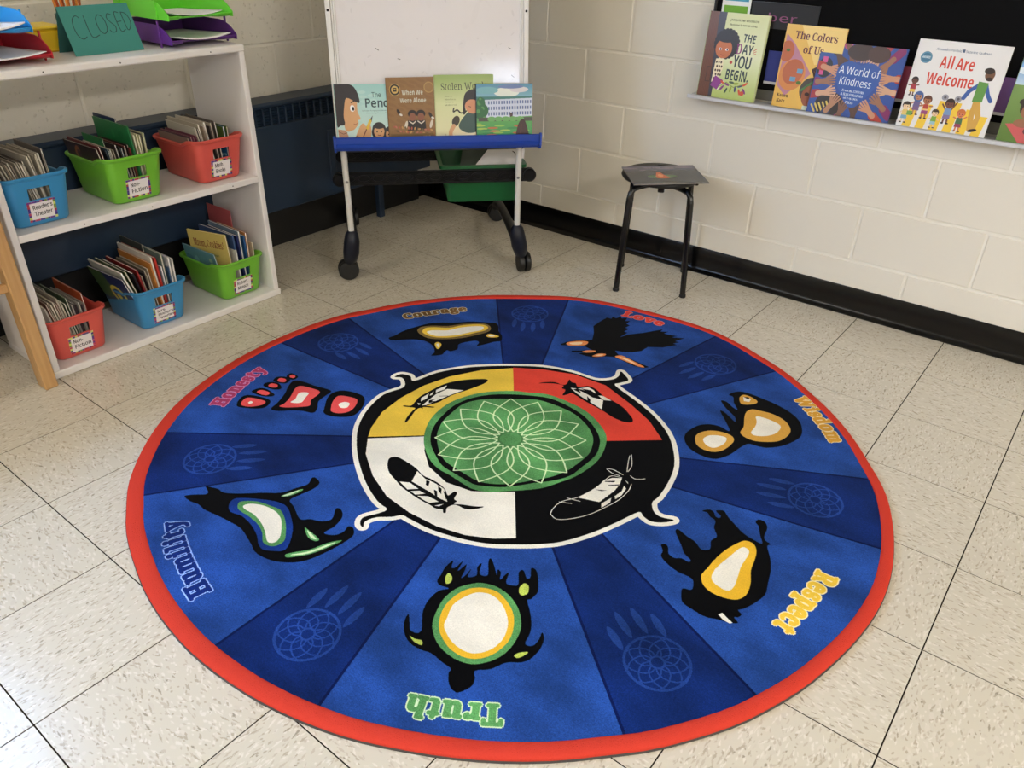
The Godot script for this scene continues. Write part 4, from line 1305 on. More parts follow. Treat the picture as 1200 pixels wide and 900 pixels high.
	_rp("w", false, [360,29,363,-2,356,-25,367,-17,372,13,368,38])
	_rp("w", false, [346,-46,357,-43,361,-37])
	_rp("k", false, [307,-9,328,-27,329,-20,309,-6])
	_rp("k", false, [322,0,346,-24,345,-16,325,1])
	_rp("k", false, [307,37,332,21,323,32])
	_rp("line_w", false, [274,189,267,165,269,131,291,91,304,33,305,-17,310,-40,334,-49])
	_rp("line_w", false, [274,189,298,195,325,170,349,131,364,85,376,34,376,-13,368,-41])
	_rp("line_w", false, [283,-56,304,-50,325,-53])
	_rp("line_w", false, [286,-60,301,-65,330,-62])
	_rp("line_w", false, [333,-83,326,-114,300,-155])
	_rp("line_w", false, [331,-81,311,-120,299,-148])
	_rp("line_w", false, [347,-71,365,-68,384,-85])
	_rp("line_w", false, [264,138,292,123])
	_rp("line_w", false, [272,112,304,102])
	_rp("k", true, [-707,-205,-703,-236,-706,-262,-701,-302,-695,-324,-681,-369,-658,-404,-611,-444,-571,-491,-519,-525,-496,-536,-475,-524,-445,-491,-418,-474,-396,-442,-408,-423,-416,-403,-429,-370,-438,-362,-446,-383,-462,-386,-482,-358,-491,-328,-472,-301,-479,-274,-493,-272,-490,-254,-486,-236,-508,-210,-517,-236,-554,-264,-592,-270,-624,-258,-657,-230,-684,-202])
	_rp("br", true, [-667,-307,-679,-338,-656,-372,-612,-407,-585,-451,-546,-494,-515,-508,-487,-496,-474,-466,-491,-417,-513,-370,-549,-328,-587,-299,-624,-292])
	_rp("y", true, [-651,-315,-662,-343,-642,-369,-599,-400,-576,-447,-540,-487,-512,-498,-494,-490,-489,-465,-505,-428,-526,-378,-554,-339,-589,-313,-622,-307])
	_rp("w", true, [-636,-322,-631,-346,-589,-382,-572,-424,-537,-471,-511,-484,-501,-460,-519,-425,-541,-377,-571,-340,-597,-321])
	_rp("y", true, [-556,-278,-556,-294,-536,-290,-522,-264,-529,-258])
	_rp("y", true, [-462,-442,-458,-459,-423,-464,-428,-448,-448,-434])
	_rp("w", true, [-549,-279,-548,-288,-535,-279,-531,-267])
	_rp("w", true, [-458,-446,-450,-455,-435,-456,-445,-443])
	_rp("k", false, [-224,-556,-219,-582,-197,-621,-159,-656,-183,-703,-214,-747,-216,-795,-215,-839,-197,-842,-202,-859,-186,-857,-180,-878,-169,-869,-157,-889,-148,-859,-134,-871,-133,-842,-116,-838,-119,-811,-104,-813,-106,-781,-92,-782,-95,-733,-82,-773,-48,-819,-21,-868,-9,-888,-7,-868,16,-885,10,-863,26,-865,58,-875,46,-854,84,-875,70,-834,86,-837,72,-814,88,-813,59,-765,18,-735,15,-695,-5,-667,-34,-648,-56,-640,-32,-623,2,-626,50,-620,91,-616,80,-598,50,-590,3,-596,-35,-599,-58,-585,-83,-554,-113,-544,-139,-542,-129,-561,-165,-536,-168,-544,-145,-564,-117,-593,-149,-598,-181,-582,-217,-553])
	_rp("o", true, [-213,-576,-206,-598,-181,-625,-160,-632,-156,-608,-174,-586,-199,-568])
	_rp("o", true, [-137,-560,-129,-582,-106,-597,-106,-583,-122,-565])
	_rp("o", true, [-95,-559,-86,-587,-66,-599,-65,-582,-83,-561])
	_rp("o", true, [-33,-603,-20,-625,4,-623,44,-615,80,-606,63,-597,19,-599])
	_rp("cr", true, [-205,-583,-194,-601,-176,-617,-170,-602,-190,-582])
	_rp("cr", true, [-88,-568,-80,-585,-70,-591,-75,-576])
	_rp("cr", true, [-20,-611,8,-616,55,-604,19,-606])
	_rp("k", true, [370,-624,378,-653,399,-670,431,-672,464,-671,503,-666,549,-652,590,-626,616,-589,629,-543,619,-494,601,-456,575,-427,550,-418,527,-412,517,-377,511,-336,500,-305,484,-284,454,-276,416,-283,387,-304,369,-335,367,-370,375,-406,395,-432,425,-443,459,-438,427,-479,391,-519,401,-523,426,-508,451,-494,438,-518,401,-543,367,-575,383,-581,409,-565,428,-560,402,-591,386,-621])
	_rp("o2", true, [462,-533,454,-567,462,-591,486,-599,523,-605,563,-593,593,-560,599,-523,590,-483,567,-457,537,-438,508,-437,486,-451,481,-486])
	_rp("w", true, [487,-559,503,-568,539,-568,565,-556,568,-516,552,-483,526,-464,510,-471,507,-507,500,-535])
	_rp("o2", true, [396,-348,396,-375,413,-404,441,-419,472,-420,489,-403,491,-368,483,-332,463,-310,434,-307,412,-320])
	_rp("w", true, [418,-353,424,-381,447,-398,468,-399,474,-368,461,-332,437,-332])
	_rp("o2", true, [403,-630,406,-654,428,-657,454,-646,455,-627,437,-605,420,-601])
	_rp("w", false, [410,-641,423,-647,434,-645,437,-626,422,-619])
	_rp("k", false, [412,-641,423,-650,431,-642,422,-639])
	_rp("k", true, [560,-64,572,-80,585,-77,595,-65,605,-66,604,-76,590,-82,587,-89,602,-98,621,-83,647,-67,676,-51,708,-45,725,-46,709,-71,693,-99,681,-109,683,-124,699,-124,712,-107,717,-78,725,-62,741,-57,738,-44,758,-12,776,27,787,69,796,106,789,144,777,175,769,187,780,193,778,205,771,211,784,220,770,231,747,238,723,248,692,247,665,241,649,216,648,204,663,197,660,180,647,165,615,166,587,160,560,146,554,127,541,112,548,103,559,110,569,127,586,131,599,122,618,122,618,113,597,103,578,82,546,50,546,37,574,46,599,51,621,65,637,52,626,23,630,0,611,-24,602,-50,584,-56,574,-65])
	_rp("y2", true, [681,-16,692,-31,710,-31,725,-12,734,20,741,56,757,94,764,130,758,155,741,169,714,176,689,173,671,160,660,140,661,110,662,68,668,26])
	_rp("w", true, [690,5,699,-7,713,1,717,34,719,62,728,101,733,130,728,148,709,150,688,143,678,125,677,91,683,51])
	_rp("w", false, [741,225,746,215,759,221,775,227,771,233,758,233])
	_rp("k", true, [208,515,199,490,198,462,210,481,217,476,217,451,228,480,230,461,230,452,242,474,249,493,251,479,248,457,258,480,270,464,255,444,255,428,272,456,289,448,265,417,259,402,278,413,305,435,295,420,306,422,319,441,318,418,322,414,336,440,354,435,358,425,337,396,342,385,362,400,366,391,351,368,364,367,388,391,406,418,407,442,403,451,426,472,449,497,462,519,471,547,486,541,486,520,480,501,494,514,503,542,502,572,492,590,471,608,457,639,436,662,447,675,454,692,448,713,438,723,418,717,400,699,396,688,368,687,341,685,317,692,287,693,259,680,239,658,233,641,250,655,266,669,283,666,282,651,253,619,238,586,237,552,249,533,225,538,212,530])
	_rp("g", true, [275,602,261,562,261,526,273,499,293,475,328,462,365,465,401,481,430,507,445,532,454,567,454,597,445,624,426,650,400,663,370,666,339,661,311,647,290,628])
	_rp("y2", true, [288,602,275,567,275,532,285,503,308,482,336,473,368,480,397,495,421,520,437,550,442,577,437,611,422,636,398,651,367,654,339,646,312,631])
	_rp("w", true, [302,596,288,562,292,531,304,503,328,489,355,490,382,502,409,525,425,554,430,582,424,609,406,632,380,640,352,637,329,628,311,616])
	_rp("yg", true, [222,515,217,499,231,502,240,516,235,526])
	_rp("yg", true, [367,432,367,415,380,416,391,434,385,447,375,444])
	_rp("yg", true, [275,680,288,680,304,674,311,683,293,686])
	_rp("yg", true, [472,585,475,573,488,560,487,573,481,585])
	_rp("k", true, [-474,723,-461,703,-441,685,-444,675,-469,666,-454,659,-435,652,-411,651,-379,629,-339,591,-301,560,-287,525,-276,495,-288,473,-283,465,-257,472,-250,498,-256,530,-260,564,-231,574,-184,593,-164,577,-138,566,-125,544,-147,512,-133,507,-110,524,-99,558,-100,589,-75,578,-68,556,-74,537,-61,533,-41,550,-39,582,-44,622,-55,666,-72,694,-99,715,-130,728,-169,732,-200,722,-260,705,-299,706,-345,712,-390,720,-418,718,-443,724])
	_rp("db", true, [-363,669,-370,648,-350,628,-314,605,-281,589,-245,585,-205,603,-167,628,-135,662,-125,686,-142,703,-164,715,-187,711,-215,695,-257,681,-301,676,-337,684])
	_rp("g", true, [-345,657,-348,643,-319,619,-275,607,-245,603,-207,619,-171,645,-150,667,-151,688,-164,699,-185,700,-214,681,-250,669,-290,666,-325,667])
	_rp("w", true, [-331,650,-323,634,-295,619,-256,613,-220,622,-188,645,-166,668,-164,686,-179,692,-209,676,-242,662,-283,654,-317,656])
	_rp("g", true, [-290,569,-284,546,-271,516,-266,527,-275,557])
	_rp("wg", true, [-288,566,-281,543,-272,520,-276,552])
	_rp("g", true, [-150,606,-133,606,-93,610,-94,621,-119,622])
	_rp("wg", true, [-139,608,-117,610,-96,615,-112,619])
	_rp("g", true, [-111,693,-103,678,-80,645,-66,604,-47,579,-54,614,-68,655,-89,685,-101,697])
	_rp("wg", true, [-102,687,-79,654,-62,608,-54,592,-61,626,-77,664])
	_rp("k", true, [-732,390,-761,358,-760,333,-722,314,-682,308,-663,333,-668,354,-698,377])
	_rp("k", true, [-766,314,-769,291,-753,276,-720,275,-697,281,-704,297,-727,310])
	_rp("k", true, [-771,268,-776,248,-756,231,-729,233,-713,247,-733,264])
	_rp("k", true, [-772,230,-780,208,-760,190,-735,193,-728,215,-747,227])
	_rp("k", true, [-762,186,-767,165,-734,163,-727,183,-741,191])
	_rp("k", true, [-642,335,-656,301,-680,257,-711,217,-722,187,-691,172,-650,166,-589,153,-578,182,-569,217,-541,245,-531,269,-561,282,-589,301,-615,328])
	_rp("k", true, [-525,232,-562,190,-574,157,-561,129,-521,113,-483,113,-453,140,-433,180,-432,209,-454,233,-486,249,-509,248])
	_rp("rp", true, [-729,378,-748,352,-741,336,-699,321,-684,324,-682,344,-701,370])
	_rp("rp", true, [-754,304,-752,287,-721,281,-714,295,-729,304])
	_rp("rp", true, [-759,258,-761,243,-741,237,-730,248,-743,259])
	_rp("rp", true, [-762,221,-768,206,-749,199,-737,211,-748,221])
	_rp("rp", true, [-753,182,-757,168,-740,168,-737,180])
	_rp("rp", true, [-635,310,-637,290,-653,257,-680,219,-683,196,-650,183,-607,180,-592,226,-570,249,-586,273,-615,302])
	_rp("rp", true, [-508,222,-536,190,-547,158,-516,140,-487,137,-466,162,-456,194,-469,220,-492,230])
	_rp("w", true, [-723,357,-723,347,-711,349,-713,359])
	_rp("w", true, [-630,274,-632,255,-652,223,-630,205,-617,226,-603,254,-616,270])
	_rp("w", true, [-511,189,-507,170,-489,165,-477,186,-491,198])

# ---------------------------------------------------------------- white shelf
const SH_F := -0.28
const SH_B := -0.606
const SH_R := -0.845
const SH_L := 0.008

func build_shelf() -> void:
	var white := mat(rgb8(226, 222, 220), 0.5)
	var t := thing("bookshelf", "low white painted wooden bookshelf holding six coloured book bins", "bookshelf")
	obj("side_panel", box_mesh(Vector3(SH_B, 0.025, SH_R), Vector3(SH_F - 0.002, 0.876, SH_R + 0.02), 0.002), white, t)
	obj("side_panel", box_mesh(Vector3(SH_B, 0.025, SH_L - 0.02), Vector3(SH_F - 0.002, 0.876, SH_L), 0.002), white, t)
	var top_board := obj("top_board", box_mesh(Vector3(SH_B, 0.876, SH_R - 0.002), Vector3(SH_F, 0.898, SH_L + 0.002), 0.004), white, t)
	var shelf_board := obj("shelf_board", box_mesh(Vector3(SH_B, 0.443, SH_R + 0.02), Vector3(SH_F, 0.465, SH_L - 0.02), 0.002), white, t)
	obj("bottom_board", box_mesh(Vector3(SH_B, 0.0005, SH_R - 0.006), Vector3(SH_F + 0.002, 0.025, SH_L + 0.002), 0.003), white, t)
	var dark := mat(rgb8(60, 56, 54), 0.6)
	for y in [0.886, 0.453]:
		for z in [-0.2, -0.42, -0.72]:
			var st := begin()
			lathe(st, [Vector2(0, 0.0008), Vector2(0.0022, 0.0008), Vector2(0.0022, -0.002)], 8, Transform3D(Basis(Vector3(0, 0, 1), -PI / 2), Vector3(SH_F, y, z)))
			obj("nail_head", done(st), dark, top_board if y > 0.8 else shelf_board)

# ---------------------------------------------------------------- book bins
func bin_ring(y: float, inset: float, H: float, n_arc := 6) -> Array:
	# points round the bin, starting on the front (+x) at its +z end; local frame: rim front at x = 0
	var f := clampf(y / H, 0.0, 1.0)
	var hw := lerpf(0.079, 0.0925, f) - inset
	var xf := lerpf(-0.032, -0.005, f) - inset
	var xb := lerpf(-0.262, -0.285, f) + inset
	var r := maxf(0.028 - inset, 0.006)
	var pts := []
	# front edge with the hole's columns
	for z in [hw - r, 0.031, 0.0, -0.031, -(hw - r)]:
		pts.append(Vector3(xf, y, z))
	var corner := func(cx: float, cz: float, a0: float) -> void:
		for k in range(1, n_arc):
			var a := a0 + PI / 2 * k / n_arc
			pts.append(Vector3(cx + cos(a) * r, y, cz - sin(a) * r))
	corner.call(xf - r, -(hw - r), 0.0)
	for k in 9:
		pts.append(Vector3(lerpf(xf - r, xb + r, k / 8.0), y, -hw))
	corner.call(xb + r, -(hw - r), PI / 2)
	for k in 3:
		pts.append(Vector3(xb, y, lerpf(-(hw - r), hw - r, k / 2.0)))
	corner.call(xb + r, hw - r, PI)
	for k in 9:
		pts.append(Vector3(lerpf(xb + r, xf - r, k / 8.0), y, hw))
	corner.call(xf - r, hw - r, PI * 1.5)
	return pts

func bin_mesh() -> ArrayMesh:
	var H := 0.15
	var dip := func(p: Vector3) -> float:
		# the sides drop behind the front corners
		return -0.018 * smoothstep(-0.05, -0.085, p.x)
	var rows := []   # [y, inset, follows the rim?]
	for d in [[0.0, 0.012, 0.0], [0.002, 0.004, 0.0], [0.008, 0.0, 0.0], [0.08, 0.0, 0.0], [0.114, 0.0, 0.0], [0.139, 0.0, 1.0], [0.139, -0.0055, 1.0], [0.1405, -0.007, 1.0], [0.1475, -0.007, 1.0], [0.15, -0.0045, 1.0], [0.15, 0.0005, 1.0], [0.148, 0.0028, 1.0], [0.114, 0.0028, 0.0], [0.08, 0.0028, 0.0], [0.012, 0.0028, 0.0], [0.0035, 0.010, 0.0]]:
		var ring := bin_ring(d[0], d[1], H)
		for i in ring.size():
			ring[i].y += dip.call(ring[i]) * d[2]
			if d[2] == 0.0 and d[0] > 0.1:
				ring[i].y += dip.call(ring[i]) * 0.6
		rows.append(ring)
	var st := begin()
	st.set_smooth_group(1)
	var n: int = rows[0].size()
	for j in rows.size() - 1:
		if j == 5 or j == 8 or j == 10:
			st.set_smooth_group(j + 1)
		for i in n:
			var hole := (j == 3 or j == 12) and (i == 1 or i == 2)
			if hole:
				continue
			var i2 := (i + 1) % n
			quad(st, rows[j][i], rows[j][i2], rows[j + 1][i2], rows[j + 1][i])
	st.set_smooth_group(-1)
	# edges of the hand hole
	for i in [1, 2]:
		quad(st, rows[3][i], rows[3][i + 1], rows[13][i + 1], rows[13][i])
		quad(st, rows[4][i + 1], rows[4][i], rows[12][i], rows[12][i + 1])
	quad(st, rows[4][1], rows[3][1], rows[13][1], rows[12][1])
	quad(st, rows[3][3], rows[4][3], rows[12][3], rows[13][3])
	for i in n:
		var i2 := (i + 1) % n
		tri(st, Vector3(-0.14, 0, 0), rows[0][i2], rows[0][i])
		tri(st, Vector3(-0.14, 0.0035, 0), rows[-1][i], rows[-1][i2])
	return done(st)

func card_image(lines: Array, sd: int) -> Image:
	var p := Paint.new(16, 13, 12, rgb8(232, 226, 226))
	var cols := [rgb8(190, 60, 90), rgb8(60, 44, 120), rgb8(120, 150, 60), rgb8(212, 222, 110), rgb8(170, 50, 60), rgb8(110, 50, 130), rgb8(90, 60, 140)]
	var r := RandomNumberGenerator.new()
	r.seed = sd
	for i in 11:
		for y in [0.0, 11.8]:
			p.rect(cols[r.randi() % 7], i * 1.4545, y, 1.4545, 1.2)
	for i in 9:
		for x in [0.0, 14.6]:
			p.rect(cols[r.randi() % 7], x, i * 1.4444, 1.4, 1.4444)
	var n := lines.size()
	for k in n:
		var wd: float = minf(11.0, 1.45 * str(lines[k]).length())
		var hh := 2.9 if n == 2 else 2.0
		p.text(lines[k], rgb8(40, 34, 38), 3.0 + 0.4 * k, 2.4 + k * (4.2 if n == 2 else 2.9), wd, hh, -0.04, "Droid Sans", 400, 0.06)
	return p.im

var bin_shape: ArrayMesh

func make_bin(col: Color, zc: float, y: float, lines: Array, label: String, sd: int, turn := 0.0) -> void:
	if bin_shape == null:
		bin_shape = bin_mesh()
	var t := thing("book_bin", label, "bin", Vector3(-0.297, y + 0.0005, zc), turn, "plastic book bins on the white shelf")
	obj("tub", bin_shape, mat(col, 0.38), t)
	var holder := printed(t, "label_card", 0.08, 0.062, 0.0006, card_image(lines, sd), 0.35, rgb8(225, 220, 220))
	# lies on the slanted front
	var slope := atan2(0.027, 0.15)
	var b := Basis(Vector3(0, 0, -1), Vector3(sin(slope), cos(slope), 0), Vector3(cos(slope), -sin(slope), 0))
	holder.transform = Transform3D(b, Vector3(-0.032 + 0.027 * 0.015 / 0.15 + 0.0006, 0.015, 0.042))

# a thin book standing front edge forward in a bin; zc is the middle of its foot
func filed_book(at: Vector3, h: float, d: float, th: float, col: Color, page: Color, lean: float, yaw: float, spine: bool, label: String, group: String, pitch := 0.0, im: Image = null) -> void:
	var t := thing("book", label, "book", at, 0.0, group)
	t.basis = Basis(Vector3.UP, yaw) * Basis(Vector3.RIGHT, lean) * Basis(Vector3(0, 0, 1), pitch)
	var c := 0.0007
	var st := begin()
	st.set_smooth_group(-1)
	box(st, Vector3(-d, 0, -th / 2), Vector3(0, h, -th / 2 + c))
	box(st, Vector3(-d, 0, th / 2 - c), Vector3(0, h, th / 2))
	if spine:
		box(st, Vector3(-c, 0, -th / 2), Vector3(0.0002, h, th / 2), 0.0003)
	else:
		box(st, Vector3(-d - 0.0002, 0, -th / 2), Vector3(-d + c, h, th / 2), 0.0003)
	obj("cover", done(st), mat(col, 0.4), t)
	obj("pages", box_mesh(Vector3(-d + 0.001, 0.002, -th / 2 + c), Vector3(-0.0015, h - 0.0015, th / 2 - c)), mat(page, 0.85), t)
	if im != null:
		var f := printed(t, "front_print", d, h, 0.0003, im, 0.4, col)
		f.position = Vector3(-d, 0, th / 2)

func fill_bin(zc: float, y: float, n: int, sd: int, hmin: float, hmax: float, lean0: float, lean1: float, cols: Array, pages: Array, label: String, group: String, zl := 0.066, zr := -0.066) -> void:
	var r := RandomNumberGenerator.new()
	r.seed = sd
	for k in n:
		var f := (k + 0.5) / n
		var z := lerpf(zl, zr, f)
		var th := absf(zl - zr) / n * r.randf_range(0.62, 0.9)
		var h := r.randf_range(hmin, hmax)
		var ord: String = ["first", "second", "third", "fourth", "fifth", "sixth", "seventh", "eighth", "ninth", "tenth", "eleventh", "twelfth", "thirteenth", "fourteenth", "fifteenth"][k]
		filed_book(Vector3(-0.297 - 0.047 - r.randf() * 0.016, y + 0.0046, zc + z), h, r.randf_range(0.165, 0.19), th, cols[r.randi() % cols.size()], pages[r.randi() % pages.size()], lerpf(lean0, lean1, f) + r.randfn(0, 0.012), r.randfn(0, 0.012), r.randf() < 0.35, label % ord, group)

func build_bins() -> void:
	var blue := rgb8(56, 138, 190)
	var green := rgb8(112, 182, 50)
	var coral := rgb8(210, 86, 76)
	var up := 0.465
	var low := 0.025
	make_bin(blue, -0.113, up, ["Reader's", "Theater"], "blue book bin with a Reader's Theater card on the upper shelf", 1)
	make_bin(green, -0.412, up, ["Non-", "Fiction"], "green book bin with a Non-Fiction card on the upper shelf", 2)
	make_bin(coral, -0.716, up, ["Math", "Books"], "coral book bin with a Math Books card on the upper shelf", 3)
	make_bin(coral, -0.113, low, ["Non-", "Fiction"], "coral book bin with a Non-Fiction card on the bottom shelf", 4)
	make_bin(blue, -0.402, low, ["Mrs.", "Finner's", "Favorites"], "blue book bin with a three line card on the bottom shelf", 5)
	make_bin(green, -0.722, low, ["Robert", "Munsch"], "green book bin with a two line card, on the bottom shelf", 6)
	var cream := [rgb8(226, 220, 206), rgb8(206, 198, 182), rgb8(234, 230, 220), rgb8(192, 182, 166)]
	var dull := [rgb8(186, 176, 158), rgb8(110, 100, 92), rgb8(206, 198, 182), rgb8(150, 134, 116), rgb8(70, 62, 60), rgb8(196, 190, 176)]
	var lively := [rgb8(52, 60, 70), rgb8(120, 50, 46), rgb8(206, 196, 174), rgb8(60, 90, 110), rgb8(170, 160, 140), rgb8(200, 150, 80), rgb8(40, 34, 36)]
	var g := ""
	# blue bin, top left: pale stapled booklets
	g = "pale booklets in the upper blue bin"
	fill_bin(-0.113, up, 15, 11, 0.168, 0.185, 0.26, 0.16, dull, cream, "%s thin pale booklet from the left in the Reader's Theater bin", g, 0.055, -0.03)
	fill_bin(-0.113, up, 7, 12, 0.185, 0.205, 0.14, 0.03, dull, cream, "%s of the taller pale booklets from the left in the Reader's Theater bin", "taller booklets in the upper blue bin", -0.033, -0.068)
	filed_book(Vector3(-0.39, up + 0.005, -0.1135 + 0.012), 0.205, 0.17, 0.003, rgb8(44, 40, 42), cream[1], 0.2, 0.0, false, "black covered booklet sticking up in the Reader's Theater bin", "", 0.0, blotch_cover(rgb8(44, 40, 42), [rgb8(60, 54, 54), rgb8(150, 146, 140)], 9))
	# green bin, top middle
	g = "books in the upper green bin"
	filed_book(Vector3(-0.342, up + 0.005, -0.412 + 0.062), 0.178, 0.2, 0.004, rgb8(48, 36, 38), cream[0], 0.19, 0.02, false, "book with dark brown cover leaning at the left of the upper green bin", "", 0.0, blotch_cover(rgb8(50, 38, 40), [rgb8(96, 58, 44), rgb8(70, 50, 66), rgb8(140, 84, 50)], 3))
	filed_book(Vector3(-0.345, up + 0.005, -0.412 + 0.054), 0.182, 0.2, 0.004, rgb8(116, 44, 48), cream[2], 0.17, 0.0, false, "dark red book second from left in the upper green bin", "")
	fill_bin(-0.412, up, 13, 13, 0.155, 0.178, 0.14, 0.04, lively, cream, "%s thin book from the left in the middle of the upper green bin", g, 0.046, -0.024)
	filed_book(Vector3(-0.41, up + 0.005, -0.412 + 0.02), 0.185, 0.13, 0.003, rgb8(44, 120, 70), cream[2], 0.1, 0.0, false, "short book with green cover at the back of the upper green bin", "")
	filed_book(Vector3(-0.34, up + 0.005, -0.412 - 0.029), 0.225, 0.215, 0.005, rgb8(30, 112, 62), rgb8(214, 214, 196), 0.06, 0.0, true, "tall book with bright green cover in the upper green bin", "", 0.0, blotch_cover(rgb8(30, 112, 62), [rgb8(40, 126, 72), rgb8(26, 100, 56)], 5))
	filed_book(Vector3(-0.43, up + 0.005, -0.412 - 0.037), 0.232, 0.14, 0.004, rgb8(36, 50, 84), cream[1], 0.05, 0.0, false, "tall navy book behind the bright green book in the upper bin", "")
	fill_bin(-0.412, up, 6, 14, 0.185, 0.2, 0.04, -0.02, [rgb8(222, 216, 180), rgb8(60, 54, 50), rgb8(150, 130, 100)], cream, "%s cream edged book right of the bright green cover, upper green bin", "cream edged books in the upper green bin", -0.037, -0.068)
	# coral bin, top right
	g = "worn books in the upper coral bin"
	fill_bin(-0.716, up, 6, 15, 0.152, 0.16, 0.2, 0.16, [rgb8(120, 60, 80), rgb8(60, 50, 60), rgb8(140, 120, 110)], cream, "%s low book from the left in the Math Books bin", "low books in the Math Books bin", 0.06, 0.032)
	fill_bin(-0.716, up, 10, 16, 0.176, 0.194, 0.16, 0.07, dull, cream, "%s tall grey brown book from the left in the Math Books bin", g, 0.03, -0.034)
	filed_book(Vector3(-0.345, up + 0.005, -0.716 - 0.05), 0.168, 0.19, 0.006, rgb8(34, 96, 140), cream[2], 0.03, 0.05, false, "blue and green book at the right of the Math Books bin", "", 0.0, dotted_cover())
	filed_book(Vector3(-0.35, up + 0.005, -0.716 - 0.062), 0.165, 0.19, 0.005, rgb8(90, 110, 50), cream[2], 0.0, 0.0, false, "olive green book at the right end of the Math Books bin", "")
	# coral bin, bottom left
	g = "books in the lower coral bin"
	filed_book(Vector3(-0.34, low + 0.005, -0.113 + 0.048), 0.186, 0.13, 0.002, rgb8(226, 222, 212), cream[2], 0.15, 0.2, false, "bent white booklet at the left of the lower coral bin", "")
	fill_bin(-0.113, low, 14, 17, 0.17, 0.195, 0.2, 0.1, [rgb8(214, 206, 190), rgb8(196, 186, 166), rgb8(150, 90, 66), rgb8(90, 110, 84), rgb8(220, 214, 202)], cream, "%s pale edged book from the left in the lower coral bin", g, 0.055, -0.02)
	fill_bin(-0.113, low, 6, 18, 0.15, 0.165, 0.08, 0.02, [rgb8(70, 60, 66), rgb8(206, 200, 190)], [rgb8(220, 216, 206), rgb8(160, 150, 150)], "%s short booklet left of the orange book in the lower coral bin", "short booklets in the lower coral bin", -0.022, -0.054)
	filed_book(Vector3(-0.36, low + 0.005, -0.113 - 0.06), 0.185, 0.19, 0.004, rgb8(196, 88, 46), cream[1], 0.05, 0.0, false, "orange covered book standing at the right of the lower coral bin", "")
	filed_book(Vector3(-0.44, low + 0.005, -0.113 - 0.02), 0.205, 0.12, 0.003, rgb8(150, 150, 140), cream[1], 0.22, 0.0, false, "grey booklet standing highest at the back of the lower coral bin", "")
	# blue bin, bottom middle
	g = "upright books in the lower blue bin"
	filed_book(Vector3(-0.335, low + 0.005, -0.402 + 0.052), 0.205, 0.205, 0.004, rgb8(32, 44, 84), cream[2], 0.3, 0.06, false, "dark blue book with yellow picture leaning left in the lower blue bin", "", 0.0, swirl_cover())
	filed_book(Vector3(-0.34, low + 0.005, -0.402 + 0.045), 0.225, 0.205, 0.006, rgb8(206, 206, 196), cream[2], 0.28, 0.03, false, "white book leaning behind the dark blue one in the lower blue bin", "")
	filed_book(Vector3(-0.34, low + 0.005, -0.402 + 0.037), 0.222, 0.2, 0.005, rgb8(90, 110, 70), cream[0], 0.25, 0.0, false, "olive book leaning left in the lower blue bin", "")
	filed_book(Vector3(-0.335, low + 0.005, -0.402 + 0.03), 0.21, 0.2, 0.006, rgb8(34, 30, 32), cream[2], 0.2, 0.0, true, "black spined book in the lower blue bin", "")
	filed_book(Vector3(-0.335, low + 0.005, -0.402 + 0.022), 0.215, 0.2, 0.005, rgb8(150, 44, 42), cream[2], 0.16, 0.0, true, "dark red spined book leaning in the lower blue bin", "")
	fill_bin(-0.402, low, 5, 19, 0.175, 0.2, 0.12, 0.06, lively, cream, "%s pale edged book between dark red and orange books, lower blue bin", g, 0.017, -0.006)
	filed_book(Vector3(-0.335, low + 0.005, -0.402 - 0.01), 0.222, 0.21, 0.005, rgb8(196, 128, 56), cream[0], 0.07, 0.0, true, "orange and tan book left of the red book in the lower blue bin", "")
	filed_book(Vector3(-0.34, low + 0.005, -0.402 - 0.017), 0.24, 0.215, 0.006, rgb8(222, 216, 206), cream[2], 0.06, 0.0, false, "white book beside the tall red book in the lower blue bin", "")
	filed_book(Vector3(-0.335, low + 0.005, -0.402 - 0.025), 0.236, 0.22, 0.007, rgb8(178, 50, 38), cream[1], 0.05, 0.0, true, "tall red book in the lower blue bin", "")
	filed_book(Vector3(-0.42, low + 0.005, -0.402 - 0.033), 0.258, 0.15, 0.004, rgb8(56, 64, 62), cream[1], 0.04, 0.0, false, "tall dark grey book at the back of the lower blue bin", "")
	filed_book(Vector3(-0.335, low + 0.005, -0.402 - 0.035), 0.2, 0.18, 0.005, rgb8(180, 176, 190), cream[2], 0.03, 0.0, false, "low pale book right of the tall red book in the lower blue bin", "")
	filed_book(Vector3(-0.34, low + 0.005, -0.402 - 0.044), 0.24, 0.2, 0.006, rgb8(120, 140, 130), cream[1], 0.02, 0.0, false, "tall grey green book in the lower blue bin", "")
	filed_book(Vector3(-0.335, low + 0.005, -0.402 - 0.053), 0.19, 0.18, 0.004, rgb8(56, 84, 120), cream[1], 0.0, 0.0, true, "low blue spined book in the lower blue bin", "")
	filed_book(Vector3(-0.335, low + 0.005, -0.402 - 0.06), 0.222, 0.19, 0.006, rgb8(214, 212, 216), cream[2], 0.0, 0.0, false, "white book second from right end of the lower blue bin", "")
	filed_book(Vector3(-0.335, low + 0.005, -0.402 - 0.068), 0.215, 0.19, 0.005, rgb8(226, 224, 222), cream[2], -0.02, 0.0, false, "white book at the right end of the lower blue bin", "")
	# green bin, bottom right
	filed_book(Vector3(-0.35, low + 0.005, -0.722 + 0.052), 0.178, 0.19, 0.004, rgb8(92, 140, 150), rgb8(222, 222, 214), 0.17, 0.04, false, "teal book leaning far left in the lower green bin", "", 0.0, blotch_cover(rgb8(92, 140, 150), [rgb8(120, 170, 176), rgb8(70, 120, 140), rgb8(150, 180, 150)], 7))
	filed_book(Vector3(-0.345, low + 0.005, -0.722 + 0.014), 0.238, 0.17, 0.006, rgb8(214, 190, 104), rgb8(226, 220, 200), 0.07, 0.3, false, "yellow picture book with a red title in the lower green bin", "", 0.0, cover_biscuits())
